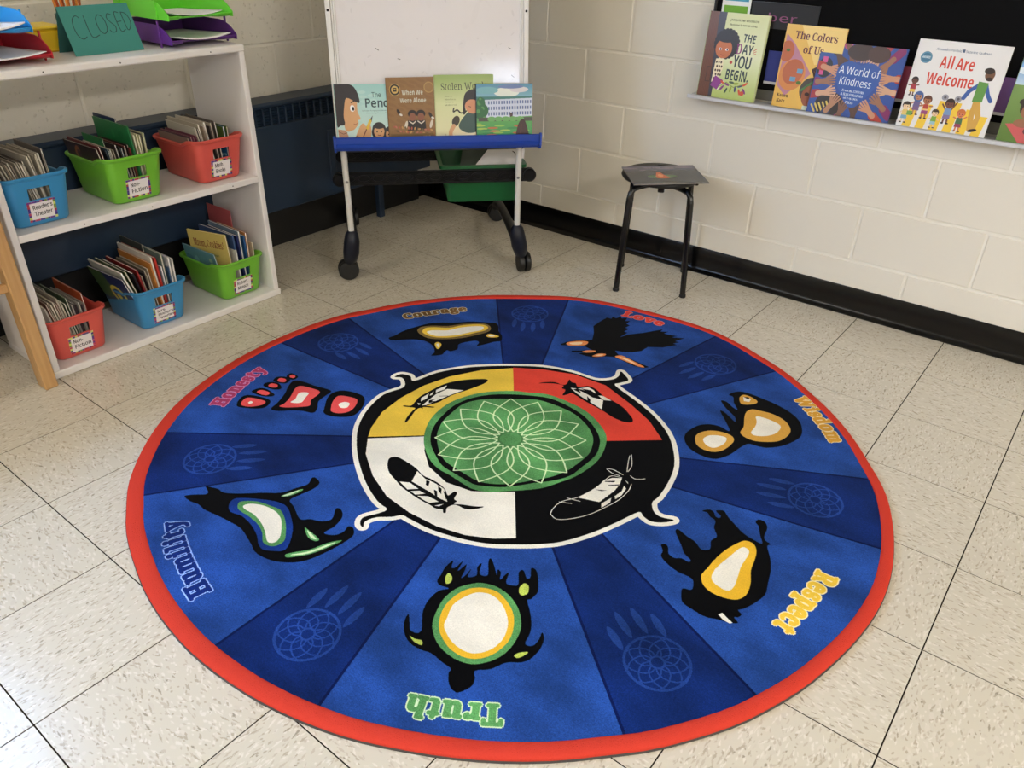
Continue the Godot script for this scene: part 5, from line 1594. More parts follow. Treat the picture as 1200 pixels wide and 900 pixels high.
	filed_book(Vector3(-0.335, low + 0.005, -0.722 - 0.004), 0.172, 0.18, 0.005, rgb8(222, 218, 210), cream[2], 0.02, 0.0, false, "short white book beside the yellow book in the lower green bin", "")
	filed_book(Vector3(-0.345, low + 0.005, -0.722 - 0.014), 0.228, 0.2, 0.007, rgb8(60, 84, 128), cream[2], 0.05, 0.05, true, "slate blue book behind the yellow book in the lower green bin", "")
	filed_book(Vector3(-0.338, low + 0.005, -0.722 - 0.024), 0.222, 0.19, 0.008, rgb8(30, 38, 88), cream[2], 0.03, 0.0, true, "dark blue spined book in the lower green bin", "")
	filed_book(Vector3(-0.345, low + 0.005, -0.722 - 0.034), 0.234, 0.19, 0.007, rgb8(120, 140, 160), cream[2], 0.02, 0.0, false, "pale blue grey book in the lower green bin", "")
	filed_book(Vector3(-0.338, low + 0.005, -0.722 - 0.044), 0.215, 0.18, 0.007, rgb8(40, 84, 130), cream[2], 0.0, 0.0, true, "mid blue spined book in the lower green bin", "")
	filed_book(Vector3(-0.338, low + 0.005, -0.722 - 0.053), 0.225, 0.18, 0.006, rgb8(196, 130, 70), cream[2], 0.0, 0.0, false, "tan covered book with cream pages in the lower green bin", "")
	filed_book(Vector3(-0.43, low + 0.005, -0.722 - 0.061), 0.285, 0.15, 0.003, rgb8(176, 84, 86), rgb8(196, 110, 110), 0.0, 0.0, false, "tall pinkish red folder at the back of the lower green bin", "")
	filed_book(Vector3(-0.335, low + 0.005, -0.722 - 0.068), 0.18, 0.16, 0.005, rgb8(206, 190, 160), cream[0], -0.03, 0.0, false, "short cream book at the right end of the lower green bin", "")

func dotted_cover() -> Image:
	var p := Paint.new(19, 17, 8, rgb8(84, 104, 48))
	p.rect(rgb8(34, 100, 148), 0, 5, 19, 12)
	for k in 20:
		p.ell(rgb8(150, 190, 206), 4 + fmod(k * 3.1, 14), 7 + fmod(k * 2.3, 9), 0.7, 0.5)
	return p.im

func blotch_cover(base: Color, cols: Array, sd: int) -> Image:
	var p := Paint.new(20, 20, 8, base)
	var r := RandomNumberGenerator.new()
	r.seed = sd
	for k in 16:
		p.ell(cols[r.randi() % cols.size()], r.randf_range(2, 18), r.randf_range(2, 18), r.randf_range(0.5, 2.6), r.randf_range(0.4, 1.6), r.randf() * 3)
	return p.im

func swirl_cover() -> Image:
	var p := Paint.new(20, 20, 10, rgb8(30, 44, 90))
	p.ell(rgb8(64, 90, 50), 3, 5, 6, 7)
	p.ring(rgb8(214, 196, 70), 11.5, 9, 3.6, 1.5)
	p.ell(rgb8(214, 196, 70), 11, 9.5, 1.4, 1.2)
	p.rect(rgb8(140, 50, 50), 6, 15.5, 12, 3)
	p.rect(rgb8(196, 120, 60), 8, 14, 3, 2)
	return p.im

func cover_biscuits() -> Image:
	var p := Paint.new(19, 21.2, 14, rgb8(206, 184, 104))
	p.text("Mmm, Cookies!", rgb8(120, 40, 30), 2.2, 2.6, 15, 3.2, 0.0, "Droid Serif", 700)
	p.text("by Robert Munsch", rgb8(60, 90, 60), 4.4, 7.4, 9.5, 1.2, 0.0, "Droid Sans", 400)
	p.poly(rgb8(196, 110, 90), PackedVector2Array([Vector2(5, 21.2), Vector2(6, 15.5), Vector2(11, 15.5), Vector2(12, 21.2)]))
	face(p, 8.4, 13.2, 2.7, rgb8(222, 160, 120), rgb8(190, 110, 60))
	p.ell(rgb8(70, 50, 36), 13.8, 18.6, 2.0, 1.4); p.ell(rgb8(80, 110, 76), 11.6, 18, 1.4, 2.2); p.ell(rgb8(60, 42, 32), 15.4, 17.6, 1.4, 1.9)
	return p.im

# ---------------------------------------------------------------- letter trays, sign, pencils on top of the shelf
func tray(at: Vector3, w: float, col: Color, label: String, group: String, feet: float) -> void:
	# front lip towards +x, its right corner at z = -w / 2
	var m := mat(col, 0.35)
	var t := thing("letter_tray", label, "tray", at, 0.0, group)
	var d := 0.315
	var h := 0.052
	var hw := w / 2
	# floor running into a wavy front lip
	var st := begin()
	st.set_smooth_group(1)
	var n := 24
	for layer in 2:
		for k in n:
			var q := []
			for e in [[0, k], [0, k + 1], [1, k + 1], [1, k]]:
				q.append(e)
			var pts := []
			for e in [[0.0, k], [0.0, k + 1], [1.0, k + 1], [1.0, k], [2.0, k + 1], [2.0, k]]:
				var f: float = float(e[1]) / n
				var z := lerpf(hw, -hw, f)
				var scoop := smoothstep(0.16, 0.3, f) * (1.0 - smoothstep(0.7, 0.84, f))
				var x := 0.0
				var y := 0.0
				if e[0] == 0.0:
					x = -d
				elif e[0] == 1.0:
					x = -0.02 - 0.03 * scoop
				else:
					x = -0.03 * scoop
					y = 0.012 - 0.007 * scoop
				pts.append(Vector3(x, y - 0.0022 * layer, z))
			if layer == 0:
				quad(st, pts[0], pts[3], pts[2], pts[1])
				quad(st, pts[3], pts[5], pts[4], pts[2])
			else:
				quad(st, pts[0], pts[1], pts[2], pts[3])
				quad(st, pts[3], pts[2], pts[4], pts[5])
				var lift := Vector3(0, 0.0022, 0)
				quad(st, pts[5], pts[4], pts[4] + lift, pts[5] + lift)
	obj("floor_plate", done(st), m, t)
	var poly := PackedVector2Array([Vector2(0, -0.002), Vector2(0.001, 0.013), Vector2(-0.012, 0.024), Vector2(-0.032, 0.038), Vector2(-0.058, 0.048), Vector2(-0.085, h), Vector2(-d, h), Vector2(-d, -0.002)])
	for s in [-1.0, 1.0]:
		st = begin()
		prism(st, poly, s * hw - 0.0013, s * hw + 0.0013)
		obj("side_wall", done(st), m, t)
		for x in [-0.06, -d + 0.04]:
			obj("riser", box_mesh(Vector3(x - 0.004, -feet, s * (hw + 0.0038) - 0.0025), Vector3(x + 0.004, h + (0.012 if feet > 0 else 0.0), s * (hw + 0.0038) + 0.0025), 0.001), m, t)
	obj("back_wall", box_mesh(Vector3(-d - 0.0025, -0.002, -hw), Vector3(-d, h, hw), 0.0005), m, t)

func paper(at: Vector3, w: float, d: float, sag: float, label: String, turn: float, group := "", thick := 0.0018) -> void:
	var st := begin()
	st.set_smooth_group(1)
	var n := 12
	var p := func(i: int, j: int, up: float) -> Vector3:
		var u := i / float(n)
		var v := j / float(n)
		var curl := sag * (pow(absf(u - 0.5) * 2.0, 2.0)) * v + sag * 0.5 * v * v
		return Vector3(lerpf(-d, 0, v), curl + up, lerpf(w / 2, -w / 2, u))
	for i in n:
		for j in n:
			quad(st, p.call(i, j, thick), p.call(i, j + 1, thick), p.call(i + 1, j + 1, thick), p.call(i + 1, j, thick))
			quad(st, p.call(i, j, 0), p.call(i + 1, j, 0), p.call(i + 1, j + 1, 0), p.call(i, j + 1, 0))
		quad(st, p.call(i, n, 0), p.call(i + 1, n, 0), p.call(i + 1, n, thick), p.call(i, n, thick))
		quad(st, p.call(0, i, 0), p.call(0, i + 1, 0), p.call(0, i + 1, thick), p.call(0, i, thick))
		quad(st, p.call(n, i + 1, 0), p.call(n, i, 0), p.call(n, i, thick), p.call(n, i + 1, thick))
	var o := obj("paper_stack", done(st), mat(rgb8(236, 234, 236), 0.7))
	o.position = at
	o.rotation.y = turn
	tag(o, label, "paper", group)

func build_trays() -> void:
	var g := "stacked letter trays on top of the shelf"
	var top := 0.898
	tray(Vector3(-0.318, top + 0.014, -0.733), 0.232, rgb8(92, 44, 128), "purple letter tray under the green one at the shelf's right end", g, 0.0138)
	tray(Vector3(-0.318, top + 0.083, -0.733), 0.226, rgb8(104, 206, 56), "bright green letter tray stacked on the purple one", g, 0.0)
	tray(Vector3(-0.326, top + 0.014, -0.14), 0.232, rgb8(190, 38, 54), "red letter tray under the blue one beside the CLOSED sign", g, 0.0138)
	tray(Vector3(-0.326, top + 0.083, -0.108), 0.226, rgb8(44, 150, 224), "light blue letter tray stacked on the red one", g, 0.0)
	paper(Vector3(-0.33, top + 0.0155, -0.745), 0.185, 0.28, 0.009, "white papers lying in the purple letter tray", 0.02, "", 0.004)
	paper(Vector3(-0.345, top + 0.0845, -0.74), 0.17, 0.26, 0.009, "white papers lying in the bright green letter tray", -0.05)
	paper(Vector3(-0.325, top + 0.0155, -0.14), 0.205, 0.29, 0.01, "white papers lying in the red letter tray", 0.0)
	paper(Vector3(-0.325, top + 0.0845, -0.108), 0.2, 0.29, 0.014, "white papers lying in the light blue letter tray", 0.03, "", 0.004)
	# tent card
	var teal := rgb8(58, 132, 124)
	var p := Paint.new(21, 14.6, 20, teal)
	var ink := rgb8(28, 66, 62)
	var strokes := [
		[Vector2(5.2, 3.6), Vector2(4.4, 2.9), Vector2(3.2, 3.8), Vector2(2.7, 6), Vector2(3.0, 8.6), Vector2(4.2, 9.8), Vector2(5.4, 9.2)],
		[Vector2(6.6, 3.0), Vector2(6.9, 9.2), Vector2(9.2, 9.0)],
		[Vector2(10.8, 3.0), Vector2(9.8, 4.4), Vector2(9.8, 7.4), Vector2(10.8, 8.7), Vector2(12.0, 7.8), Vector2(12.4, 5.6), Vector2(11.9, 3.6), Vector2(10.8, 3.0)],
		[Vector2(14.8, 3.3), Vector2(13.8, 2.9), Vector2(13.2, 4.2), Vector2(14.0, 5.6), Vector2(14.9, 6.8), Vector2(14.6, 8.3), Vector2(13.4, 8.5), Vector2(12.9, 7.8)],
		[Vector2(17.2, 2.8), Vector2(15.9, 2.9), Vector2(16.1, 8.2), Vector2(17.6, 8.0)],
		[Vector2(16.0, 5.5), Vector2(17.2, 5.4)],
		[Vector2(18.0, 2.7), Vector2(18.3, 8.0), Vector2(19.6, 7.0), Vector2(20.0, 5.0), Vector2(19.3, 3.2), Vector2(18.0, 2.7)]]
	for s in strokes:
		p.line(ink, spline(PackedVector2Array(s), 4, false), 0.24)
	var t := thing("tent_sign", "folded teal card sign lettered CLOSED on top of the white shelf", "sign", Vector3(-0.386, 0.8983, -0.452), -0.03)
	var lean := 0.4
	var hh := 0.1395
	var b := Basis(Vector3(0, 0, -1), Vector3(-sin(lean), cos(lean), 0), Vector3(cos(lean), sin(lean), 0))
	var f := printed(t, "front_leaf", 0.21, hh, 0.0008, p.im, 0.7, teal)
	f.transform = Transform3D(b, Vector3(0, 0, 0.105))
	var st := begin()
	var b2 := Basis(Vector3(0, 0, -1), Vector3(sin(lean), cos(lean), 0), Vector3(cos(lean), -sin(lean), 0))
	box(st, Vector3(0, 0, 0), Vector3(0.21, hh, 0.0008), 0.0, Transform3D(b2, Vector3(-2 * hh * sin(lean), 0, 0.105)))
	obj("back_leaf", done(st), mat(teal.darkened(0.25), 0.7), t)
	# yellow box behind the sign, cup of pencils
	var y := thing("pencil_box", "yellow plastic box partly hidden by the red tray and teal sign", "box", Vector3(-0.575, 0.8983, -0.335))
	obj("body", box_mesh(Vector3(-0.06, 0, -0.05), Vector3(0.06, 0.062, 0.05), 0.006), mat(rgb8(228, 188, 34), 0.4), y)
	obj("lid", box_mesh(Vector3(-0.062, 0.062, -0.052), Vector3(0.062, 0.072, 0.052), 0.005), mat(rgb8(238, 204, 60), 0.4), y)
	var cup := thing("pencil_cup", "dark cup of orange pencils standing behind the teal sign", "cup", Vector3(-0.535, 0.8983, -0.422))
	st = begin()
	lathe(st, [Vector2(0, 0), Vector2(0.034, 0), Vector2(0.038, 0.1), Vector2(0.035, 0.1), Vector2(0.032, 0.004), Vector2(0, 0.004)], 24, Transform3D(), false)
	obj("cup_wall", done(st), mat(rgb8(54, 58, 70), 0.5), cup)
	for k in 12:
		var a: float = k * 2.4
		var rr := 0.006 + 0.019 * sqrt(k / 12.0)
		var pc := thing("pencil", "orange pencil with worn end in the cup behind the teal sign", "pencil", Vector3(-0.535 + rr * cos(a), 0.9025, -0.422 + rr * sin(a)), 0.0, "pencils in the cup")
		pc.basis = Basis(Vector3(sin(a), 0, -cos(a)).normalized(), 0.09 + 0.02 * (k % 3))
		st = begin()
		lathe(st, [Vector2(0, 0), Vector2(0.0037, 0), Vector2(0.0037, 0.16)], 6, Transform3D(), false)
		obj("shaft", done(st), mat([rgb8(214, 116, 40), rgb8(190, 88, 34), rgb8(226, 140, 58)][k % 3], 0.4), pc)
		st = begin()
		lathe(st, [Vector2(0.0037, 0.16), Vector2(0.004, 0.161), Vector2(0.004, 0.171), Vector2(0.0035, 0.178), Vector2(0, 0.179)], 8, Transform3D())
		obj("eraser", done(st), mat([rgb8(200, 120, 90), rgb8(226, 150, 60)][k % 2], 0.6), pc)

# ---------------------------------------------------------------- easel in the corner
const EA := Vector3(0.05, 0, -1.392)
const EA_TURN := 0.8277

func build_easel() -> void:
	var t := thing("easel", "mobile whiteboard easel with blue tray and black casters in the corner", "easel", EA, EA_TURN)
	var white := mat(rgb8(224, 222, 220), 0.35)
	var navy := mat(rgb8(16, 20, 34), 0.4, 0.0, 0.4)
	var black := mat(rgb8(8, 8, 9), 0.35, 0.0, 0.35)
	var blue := mat(rgb8(26, 64, 160), 0.35)
	var lean := 0.1194
	var bt := Transform3D(Basis(Vector3.RIGHT, -lean), Vector3(0, 0.53, 0.0164))
	# whiteboard with faint smears
	var p := Paint.new(66, 92, 8, rgb8(226, 222, 224))
	var r := RandomNumberGenerator.new()
	r.seed = 5
	for k in 120:
		p.ell(rgb8(224, 220, 222), r.randf() * 66, r.randf() * 92, r.randf_range(1, 4), r.randf_range(0.4, 1.6), r.randf() * 3)
	for k in 60:
		p.ell(rgb8(217, 213, 215), r.randf() * 66, 30 + r.randf() * 50, r.randf_range(0.15, 1.1), r.randf_range(0.1, 0.4), r.randf() * 3)
	for q in [[60.5, 58.2, 0.5], [61.6, 67.6, 0.7], [13.0, 58.4, 0.6], [20.5, 61.8, 0.25]]:
		p.line(rgb8(110, 106, 108), PackedVector2Array([Vector2(q[0], q[1]), Vector2(q[0] + 0.9, q[1] + q[2])]), 0.22)
	var face_board := printed(t, "whiteboard", 0.664, 0.92, 0.012, p.im, 0.1, rgb8(220, 218, 216))
	face_board.transform = bt * Transform3D(Basis(), Vector3(-0.328, 0, -0.012))
	for s in [-1.0, 1.0]:
		var st := begin()
		var x0 := -0.362 if s < 0 else 0.336
		box(st, Vector3(x0, -0.01, -0.016), Vector3(x0 + 0.018, 0.94, 0.006), 0.002, bt)
		box(st, Vector3(x0 + (0.0195 if s < 0 else -0.0075), 0.0, -0.016), Vector3(x0 + (0.0255 if s < 0 else -0.0015), 0.94, 0.003), 0.001, bt)
		box(st, Vector3(x0 + (0.0265 if s < 0 else -0.0145), 0.0, -0.016), Vector3(x0 + (0.034 if s < 0 else -0.0085), 0.94, 0.004), 0.001, bt)
		var sr := obj("side_rail", done(st), white, t)
		for yy in [0.055, 0.125, 0.458]:
			st = begin()
			lathe(st, [Vector2(0, 0.0012), Vector2(0.0042, 0.0008), Vector2(0.0045, -0.001)], 12, bt * Transform3D(Basis(Vector3.RIGHT, PI / 2), Vector3(x0 + 0.009, yy, 0.0062)))
			obj("rivet", done(st), mat(rgb8(70, 68, 70), 0.4, 0.5) if yy == 0.125 else black, sr)
	obj("top_rail", box_mesh(Vector3(-0.362, 0.92, -0.016), Vector3(0.354, 0.95, 0.006), 0.003, bt), white, t)
	obj("lower_rail", box_mesh(Vector3(-0.345, -0.02, -0.018), Vector3(0.338, 0.0, -0.002), 0.002, bt), mat(rgb8(40, 44, 60), 0.5), t)
	# tray
	var prof := PackedVector2Array([Vector2(-0.002, 0.527), Vector2(0.052, 0.524), Vector2(0.068, 0.528), Vector2(0.077, 0.540), Vector2(0.079, 0.551), Vector2(0.074, 0.554), Vector2(0.0745, 0.575), Vector2(0.071, 0.578), Vector2(0.067, 0.574), Vector2(0.066, 0.548), Vector2(0.058, 0.537), Vector2(-0.002, 0.537)])
	var rev := PackedVector2Array()
	for q in prof:
		rev.append(q)
	var st2 := begin()
	var along := Transform3D(Basis(Vector3(0, 0, 1), Vector3(0, 1, 0), Vector3(-1, 0, 0)), Vector3())
	prism(st2, rev, -0.395, 0.362, along)
	var tr := obj("tray", done(st2), blue, t)
	var cap := PackedVector2Array([Vector2(-0.004, 0.522), Vector2(0.052, 0.519), Vector2(0.072, 0.525), Vector2(0.082, 0.540), Vector2(0.082, 0.578), Vector2(0.072, 0.583), Vector2(0.03, 0.55), Vector2(-0.004, 0.545)])
	for s in [-0.366, 0.392]:
		st2 = begin()
		prism(st2, cap, -s - 0.004, -s + 0.004, along)
		obj("tray_end", done(st2), blue, tr)
	st2 = begin()
	box(st2, Vector3(0.338, 0.0, 0.004), Vector3(0.362, 0.062, 0.014), 0.002, bt)
	obj("tray_bracket", done(st2), blue, t)
	# front legs, feet, casters
	var steel := mat(rgb8(206, 204, 198), 0.35)
	for s in [-1.0, 1.0]:
		var a := -0.337 if s < 0 else 0.318
		var lg := obj("leg", tube_mesh([Vector3(a, 0.185, 0.03), Vector3(a - 0.004 * s * -1.0, 0.54, 0.012)], 0.0115, 16), steel, t)
		st2 = begin()
		lathe(st2, [Vector2(0, 0.0022), Vector2(0.004, 0.0018), Vector2(0.0055, 0.0)], 12, Transform3D(Basis(Vector3.RIGHT, PI / 2), Vector3(a, 0.402, 0.0305)))
		obj("bolt", done(st2), mat(rgb8(120, 118, 116), 0.35, 0.6), lg)
		# moulded foot: knob in front, arched arm to the rear caster
		var wx := a + (-0.026 if s < 0 else 0.036)
		var hub := [Vector3(a, 0.212, 0.032), Vector3(a, 0.2, 0.032), Vector3(a + 0.002 * s, 0.17, 0.034), Vector3(lerpf(a, wx, 0.3), 0.125, 0.034), Vector3(lerpf(a, wx, 0.55), 0.093, 0.024), Vector3(lerpf(a, wx, 0.8), 0.079, 0.014)]
		obj("foot", tube_mesh(hub, [0.016, 0.025, 0.031, 0.032, 0.027, 0.017], 18), navy, t)
		var ar := a + (-0.026 if s < 0 else 0.004)
		var arm := [Vector3(a, 0.15, 0.02), Vector3(a, 0.15, -0.06), Vector3(lerpf(a, ar, 0.3), 0.147, -0.2), Vector3(lerpf(a, ar, 0.6), 0.14, -0.36), Vector3(ar, 0.128, -0.48), Vector3(ar, 0.108, -0.56), Vector3(ar, 0.085, -0.6), Vector3(ar, 0.07, -0.61)]
		obj("foot_arm", tube_mesh(arm, [0.022, 0.021, 0.019, 0.019, 0.02, 0.021, 0.021, 0.014], 14), mat(rgb8(9, 10, 14), 0.4, 0.0, 0.4), t)
		obj("rear_leg", tube_mesh([Vector3(ar, 0.12, -0.53), Vector3(ar, 1.4, -0.13)], 0.0115, 14), steel, t)
		caster(t, Vector3(wx, 0.0, 0.0), s < 0)
		caster(t, Vector3(ar + 0.008, 0.0, -0.64), s > 0)
	# black rails that carry the bin
	for z in [-0.008, -0.34]:
		rail(t, z, black)
	# green bin hung between the rails, and papers in it
	var gb := thing("storage_bin", "dark green plastic storage bin hung under the easel tray", "bin", Vector3.ZERO, EA_TURN)
	gb.position = EA
	var st := begin()
	var rings := []
	for d in [[0.283, 0.016, 0.0], [0.286, 0.008, 0.0], [0.424, 0.0, 0.0], [0.424, -0.012, 0.0], [0.436, -0.012, 0.0], [0.436, 0.002, 0.0], [0.29, 0.012, 0.0]]:
		var e: float = d[1]
		var lo := Vector2(0.03 + e, -0.318 + e)
		var hi := Vector2(0.352 - e, -0.042 - e)
		if d[0] < 0.3:
			lo += Vector2(0.012, 0.012)
			hi -= Vector2(0.012, 0.008)
		var ring := []
		for c in [[hi.x, hi.y, 0], [hi.x, lo.y, 1], [lo.x, lo.y, 2], [lo.x, hi.y, 3]]:
			for k in 5:
				var a: float = PI / 2 * k / 4.0 + c[2] * PI / 2
				var cen := Vector2(c[0], c[1]) - Vector2(1 if c[2] < 2 else -1, 1 if c[2] == 0 or c[2] == 3 else -1) * 0.02
				var dirv := Vector2(sin(a), cos(a))
				ring.append(Vector3(cen.x + dirv.x * 0.02, d[0], cen.y + dirv.y * 0.02))
		rings.append(ring)
	st.set_smooth_group(1)
	for j in rings.size() - 1:
		st.set_smooth_group(j + 1)
		for k in 20:
			quad(st, rings[j][k], rings[j][(k + 1) % 20], rings[j + 1][(k + 1) % 20], rings[j + 1][k])
	for k in 20:
		tri(st, Vector3(0.19, 0.283, -0.18), rings[0][(k + 1) % 20], rings[0][k])
		tri(st, Vector3(0.19, 0.29, -0.18), rings[-1][k], rings[-1][(k + 1) % 20])
	var gm := mat(rgb8(16, 88, 44), 0.4)
	obj("tub", done(st), gm, gb)
	sheet_in_bin("white paper with a black stroke sticking out of the green storage bin", rgb8(222, 220, 222), [Vector3(0.15, 0.40, -0.1), Vector3(0.36, 0.41, -0.09), Vector3(0.375, 0.465, -0.16), Vector3(0.27, 0.505, -0.2)], true)
	sheet_in_bin("grey patterned sheet behind the white paper in the green bin", rgb8(70, 80, 74), [Vector3(0.1, 0.36, -0.14), Vector3(0.3, 0.36, -0.15), Vector3(0.3, 0.5, -0.25), Vector3(0.13, 0.44, -0.26)], false)
	# picture books standing in the tray
	tray_book(bt, -0.356, 0.26, 0.207, 0.008, 0.002, cover_pencil(), "landscape picture book with a pale blue cover and child's profile", rgb8(160, 200, 196), 0.0)
	tray_book(bt, -0.168, 0.172, 0.228, 0.008, 0.011, cover_brown(), "brown picture book with two children on the easel tray", rgb8(140, 104, 60), 0.012)
	tray_book(bt, 0.004, 0.217, 0.236, 0.008, 0.013, cover_green(), "pale green picture book with black haired child on the easel tray", rgb8(200, 206, 150), 0.004)
	tray_book(bt, 0.154, 0.21, 0.205, 0.008, 0.024, cover_school(), "picture book with white school building and lawn on the easel tray", rgb8(70, 80, 96), 0.0)

func tray_book(bt: Transform3D, x: float, w: float, h: float, th: float, z: float, im: Image, label: String, edge: Color, roll: float) -> void:
	var t := picture_book(label, w, h, th, im, edge, "picture books on the easel tray")
	var world := Transform3D(Basis(Vector3.UP, EA_TURN), EA)
	t.transform = world * bt * Transform3D(Basis(Vector3(0, 0, 1), roll), Vector3(x, 0.012 + maxf(roll, 0) * 0.0, z + 0.006))

func sheet_in_bin(label: String, col: Color, c: Array, mark: bool) -> void:
	var st := begin()
	st.set_smooth_group(1)
	var n := 8
	var p := func(i: int, j: int, off: float) -> Vector3:
		var u := i / float(n)
		var v := j / float(n)
		var a: Vector3 = c[0].lerp(c[1], u)
		var b: Vector3 = c[3].lerp(c[2], u)
		return a.lerp(b, v) + Vector3(0, 0, sin(u * PI) * 0.018 * v + off)
	for i in n:
		for j in n:
			quad(st, p.call(i, j, 0.0008), p.call(i + 1, j, 0.0008), p.call(i + 1, j + 1, 0.0008), p.call(i, j + 1, 0.0008))
			quad(st, p.call(i, j, 0), p.call(i, j + 1, 0), p.call(i + 1, j + 1, 0), p.call(i + 1, j, 0))
	var t := thing("paper", label, "paper", EA, EA_TURN)
	obj("sheet", done(st), mat(col, 0.6), t)
	if mark:
		var pts := []
		for k in 7:
			var f := k / 6.0
			pts.append(p.call(5, 6, 0.0012).lerp(p.call(7, 3, 0.0012), f) + Vector3(0, 0.006 * sin(f * PI), 0.002))
		obj("ink_stroke", tube_mesh(pts, 0.0016, 6), mat(rgb8(24, 24, 26), 0.6), t)

func caster(parent: Node3D, at: Vector3, facing: bool) -> void:
	var black := mat(rgb8(9, 9, 9), 0.35)
	var tyre := mat(rgb8(7, 7, 7), 0.5)
	var b := Basis(Vector3.RIGHT, PI / 2) if facing else Basis(Vector3(0, 0, 1), PI / 2)
	b = Basis(Vector3.UP, 0.12) * b
	var c := at + Vector3(0, 0.0412, 0)
	var st2 := begin()
	tube(st2, [c + Vector3(0, 0.012, 0), c + Vector3(0, 0.03, 0)], 0.009, 10)
	var fork := obj("caster", done(st2), black, parent)
	for s in [-1.0, 1.0]:
		var st := begin()
		lathe(st, [Vector2(0, 0.012), Vector2(0.028, 0.012), Vector2(0.033, 0.0105), Vector2(0.038, 0.0105), Vector2(0.041, 0.006), Vector2(0.041, -0.007), Vector2(0.038, -0.0105), Vector2(0, -0.0105)], 32, Transform3D(b, c + b.y * 0.0135 * s), false)
		obj("caster_wheel", done(st), tyre, fork)

func rail(parent: Node3D, z: float, m: Material) -> void:
	var st := begin()
	box(st, Vector3(-0.36, 0.377, z - 0.028), Vector3(0.366, 0.42, z - 0.012), 0.003)
	tube(st, [Vector3(-0.362, 0.4215, z - 0.018), Vector3(0.37, 0.4215, z - 0.018)], 0.004, 8)
	tube(st, [Vector3(-0.362, 0.3755, z - 0.018), Vector3(0.37, 0.3755, z - 0.018)], 0.004, 8)
	for s in [-0.366, 0.372]:
		lathe(st, [Vector2(0, 0.018), Vector2(0.02, 0.018), Vector2(0.026, 0.012), Vector2(0.026, -0.012), Vector2(0.02, -0.018), Vector2(0, -0.018)], 24, Transform3D(Basis(Vector3.RIGHT, PI / 2), Vector3(s, 0.398, z - 0.018)), false)
	var rl := obj("rail", done(st), m, parent)
	for k in 13:
		var cx := -0.33 + k * 0.055
		var pts := []
		for j in 17:
			var a: float = TAU * j / 16
			pts.append(Vector3(cx + 0.0235 * cos(a), 0.398 + 0.0125 * sin(a), z - 0.0105))
		obj("rail_oval", tube_mesh(pts, 0.0032, 6), m, rl)

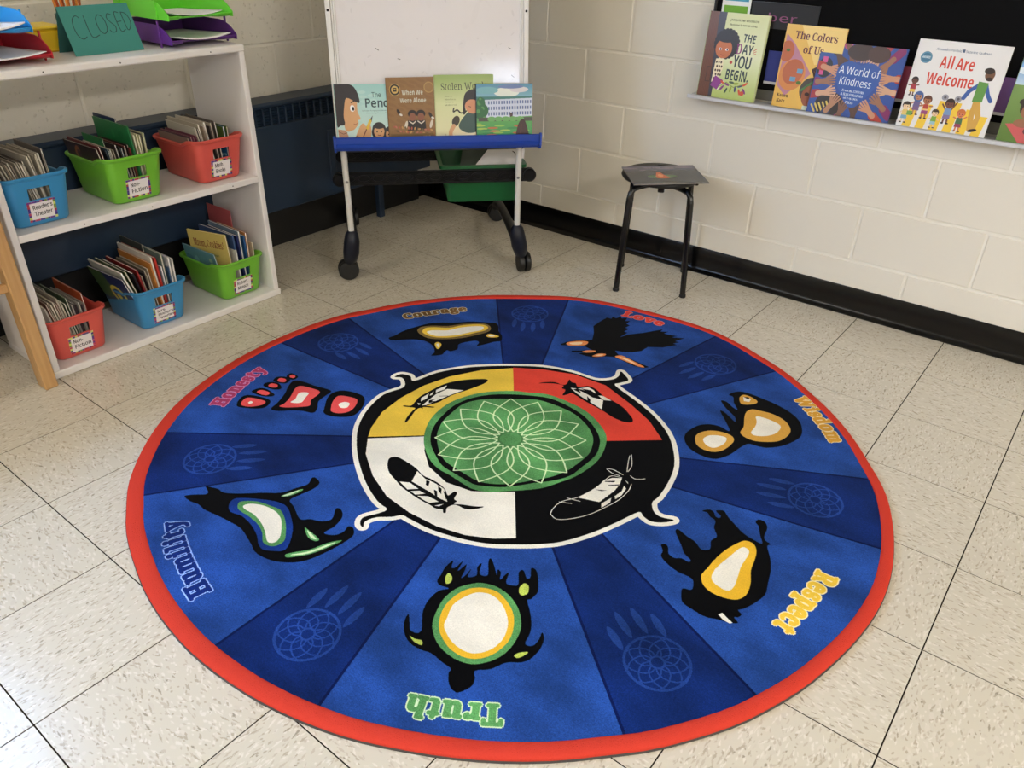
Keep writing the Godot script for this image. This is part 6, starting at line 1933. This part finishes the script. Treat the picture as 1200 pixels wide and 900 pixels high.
# ---------------------------------------------------------------- stool
func build_stool() -> void:
	var black := mat(rgb8(7, 7, 8), 0.25)
	var seatm := mat(rgb8(20, 20, 20), 0.5)
	var c := Vector3(0.752, 0, -1.91)
	var t := thing("stool", "black four legged stool with round seat standing by the wall", "stool", c, 0.47)
	var st := begin()
	lathe(st, [Vector2(0, 0.442), Vector2(0.11, 0.4435), Vector2(0.14, 0.446), Vector2(0.148, 0.4425), Vector2(0.15, 0.436), Vector2(0.145, 0.428), Vector2(0.134, 0.424), Vector2(0.05, 0.420), Vector2(0, 0.420)], 48, Transform3D(Basis(), Vector3(-0.008, 0, 0)))
	obj("seat", done(st), seatm, t)
	obj("hand_hole", box_mesh(Vector3(-0.025, 0.4415, -0.125), Vector3(0.025, 0.4445, -0.109), 0.001), mat(rgb8(8, 8, 8), 0.8), t)
	for sx in [-1.0, 1.0]:
		for sz in [-1.0, 1.0]:
			var bx: float = 0.131 * sx
			var bz: float = 0.131 * sz
			var pts := [Vector3(bx, 0.004, bz), Vector3(bx * 0.93, 0.2, bz * 0.93), Vector3(bx * 0.87, 0.37, bz * 0.87), Vector3(bx * 0.84, 0.392, bz * 0.84), Vector3(bx * 0.77, 0.406, bz * 0.77), Vector3(bx * 0.6, 0.411, bz * 0.6), Vector3(bx * 0.15, 0.412, bz * 0.15)]
			var lg := obj("leg", tube_mesh(pts, 0.0112, 14), black, t)
			st = begin()
			lathe(st, [Vector2(0, 0), Vector2(0.0118, 0), Vector2(0.013, 0.003), Vector2(0.0125, 0.012), Vector2(0.011, 0.014)], 14, Transform3D(Basis(), Vector3(bx, 0, bz)))
			obj("rubber_foot", done(st), mat(rgb8(10, 10, 10), 0.6), lg)
	for k in 4:
		var a := PI / 4 * (2 * k + 1) + PI / 4
		obj("bumper", box_mesh(Vector3(-0.012, 0.408, -0.008), Vector3(0.012, 0.425, 0.008), 0.003, Transform3D(Basis(), Vector3(cos(a) * 0.125, 0, sin(a) * 0.125))), black, t)
	var bk := thing("picture_book", "thin dark picture book lying flat on the black stool", "book", Vector3(0.757, 0.4485, -1.684))
	# lies flat, a corner towards the viewer; its own z becomes up
	var e1 := Vector3(0.198, 0.004, -0.192).normalized()
	var up := Vector3(0.02, 1, 0.03).normalized()
	var e2 := up.cross(e1).normalized()
	up = e1.cross(e2).normalized()
	var f := printed(bk, "front_cover", 0.28, 0.208, 0.001, cover_night(), 0.18, rgb8(150, 140, 140))
	f.position = Vector3(0, 0, 0.003)
	obj("pages", box_mesh(Vector3(0.002, 0.002, 0.001), Vector3(0.277, 0.206, 0.003)), mat(rgb8(196, 188, 180), 0.7), bk)
	obj("back_cover", box_mesh(Vector3(0, 0, 0), Vector3(0.28, 0.208, 0.001)), mat(rgb8(70, 66, 70), 0.4), bk)
	bk.basis = Basis(e1, e2, up)

# ---------------------------------------------------------------- table at the left edge
func build_table() -> void:
	var im := Image.create(64, 512, false, Image.FORMAT_RGB8)
	var fn := FastNoiseLite.new()
	fn.seed = 12
	fn.frequency = 0.05
	for y in 512:
		for x in 64:
			var v := 0.5 + 0.5 * fn.get_noise_2d(x * 3.2, y * 0.09)
			var c := rgb8(200, 160, 108).lerp(rgb8(172, 130, 82), clampf(v * 1.2 - 0.1, 0, 1))
			im.set_pixel(x, y, c)
	var wood := tex_mat(im, 0.45)
	wood.uv1_triplanar = true
	wood.uv1_scale = Vector3(6, 1.2, 6)
	var t := thing("table", "pale wooden table whose leg stands beside the white bookshelf", "table", Vector3(-0.236, 0, 0.055))
	var st := begin()
	for k in 3:
		for z in [0.0, 0.75]:
			pass
	obj("leg", box_mesh(Vector3(-0.055, 0, -0.034), Vector3(0, 0.68, 0.004), 0.003, Transform3D(Basis(Vector3.RIGHT, 0.02), Vector3())), wood, t)
	obj("leg", box_mesh(Vector3(-0.055, 0, 0.6), Vector3(0, 0.68, 0.638), 0.003), wood, t)
	obj("leg", box_mesh(Vector3(-0.34, 0, 0.02), Vector3(-0.285, 0.68, 0.058), 0.003), wood, t)
	obj("leg", box_mesh(Vector3(-0.34, 0, 0.6), Vector3(-0.285, 0.68, 0.638), 0.003), wood, t)
	obj("stretcher", box_mesh(Vector3(-0.038, 0.325, 0.008), Vector3(-0.018, 0.35, 0.6), 0.003), wood, t)
	obj("table_top", box_mesh(Vector3(-0.37, 0.68, 0.0), Vector3(0.03, 0.705, 0.67), 0.006), wood, t)
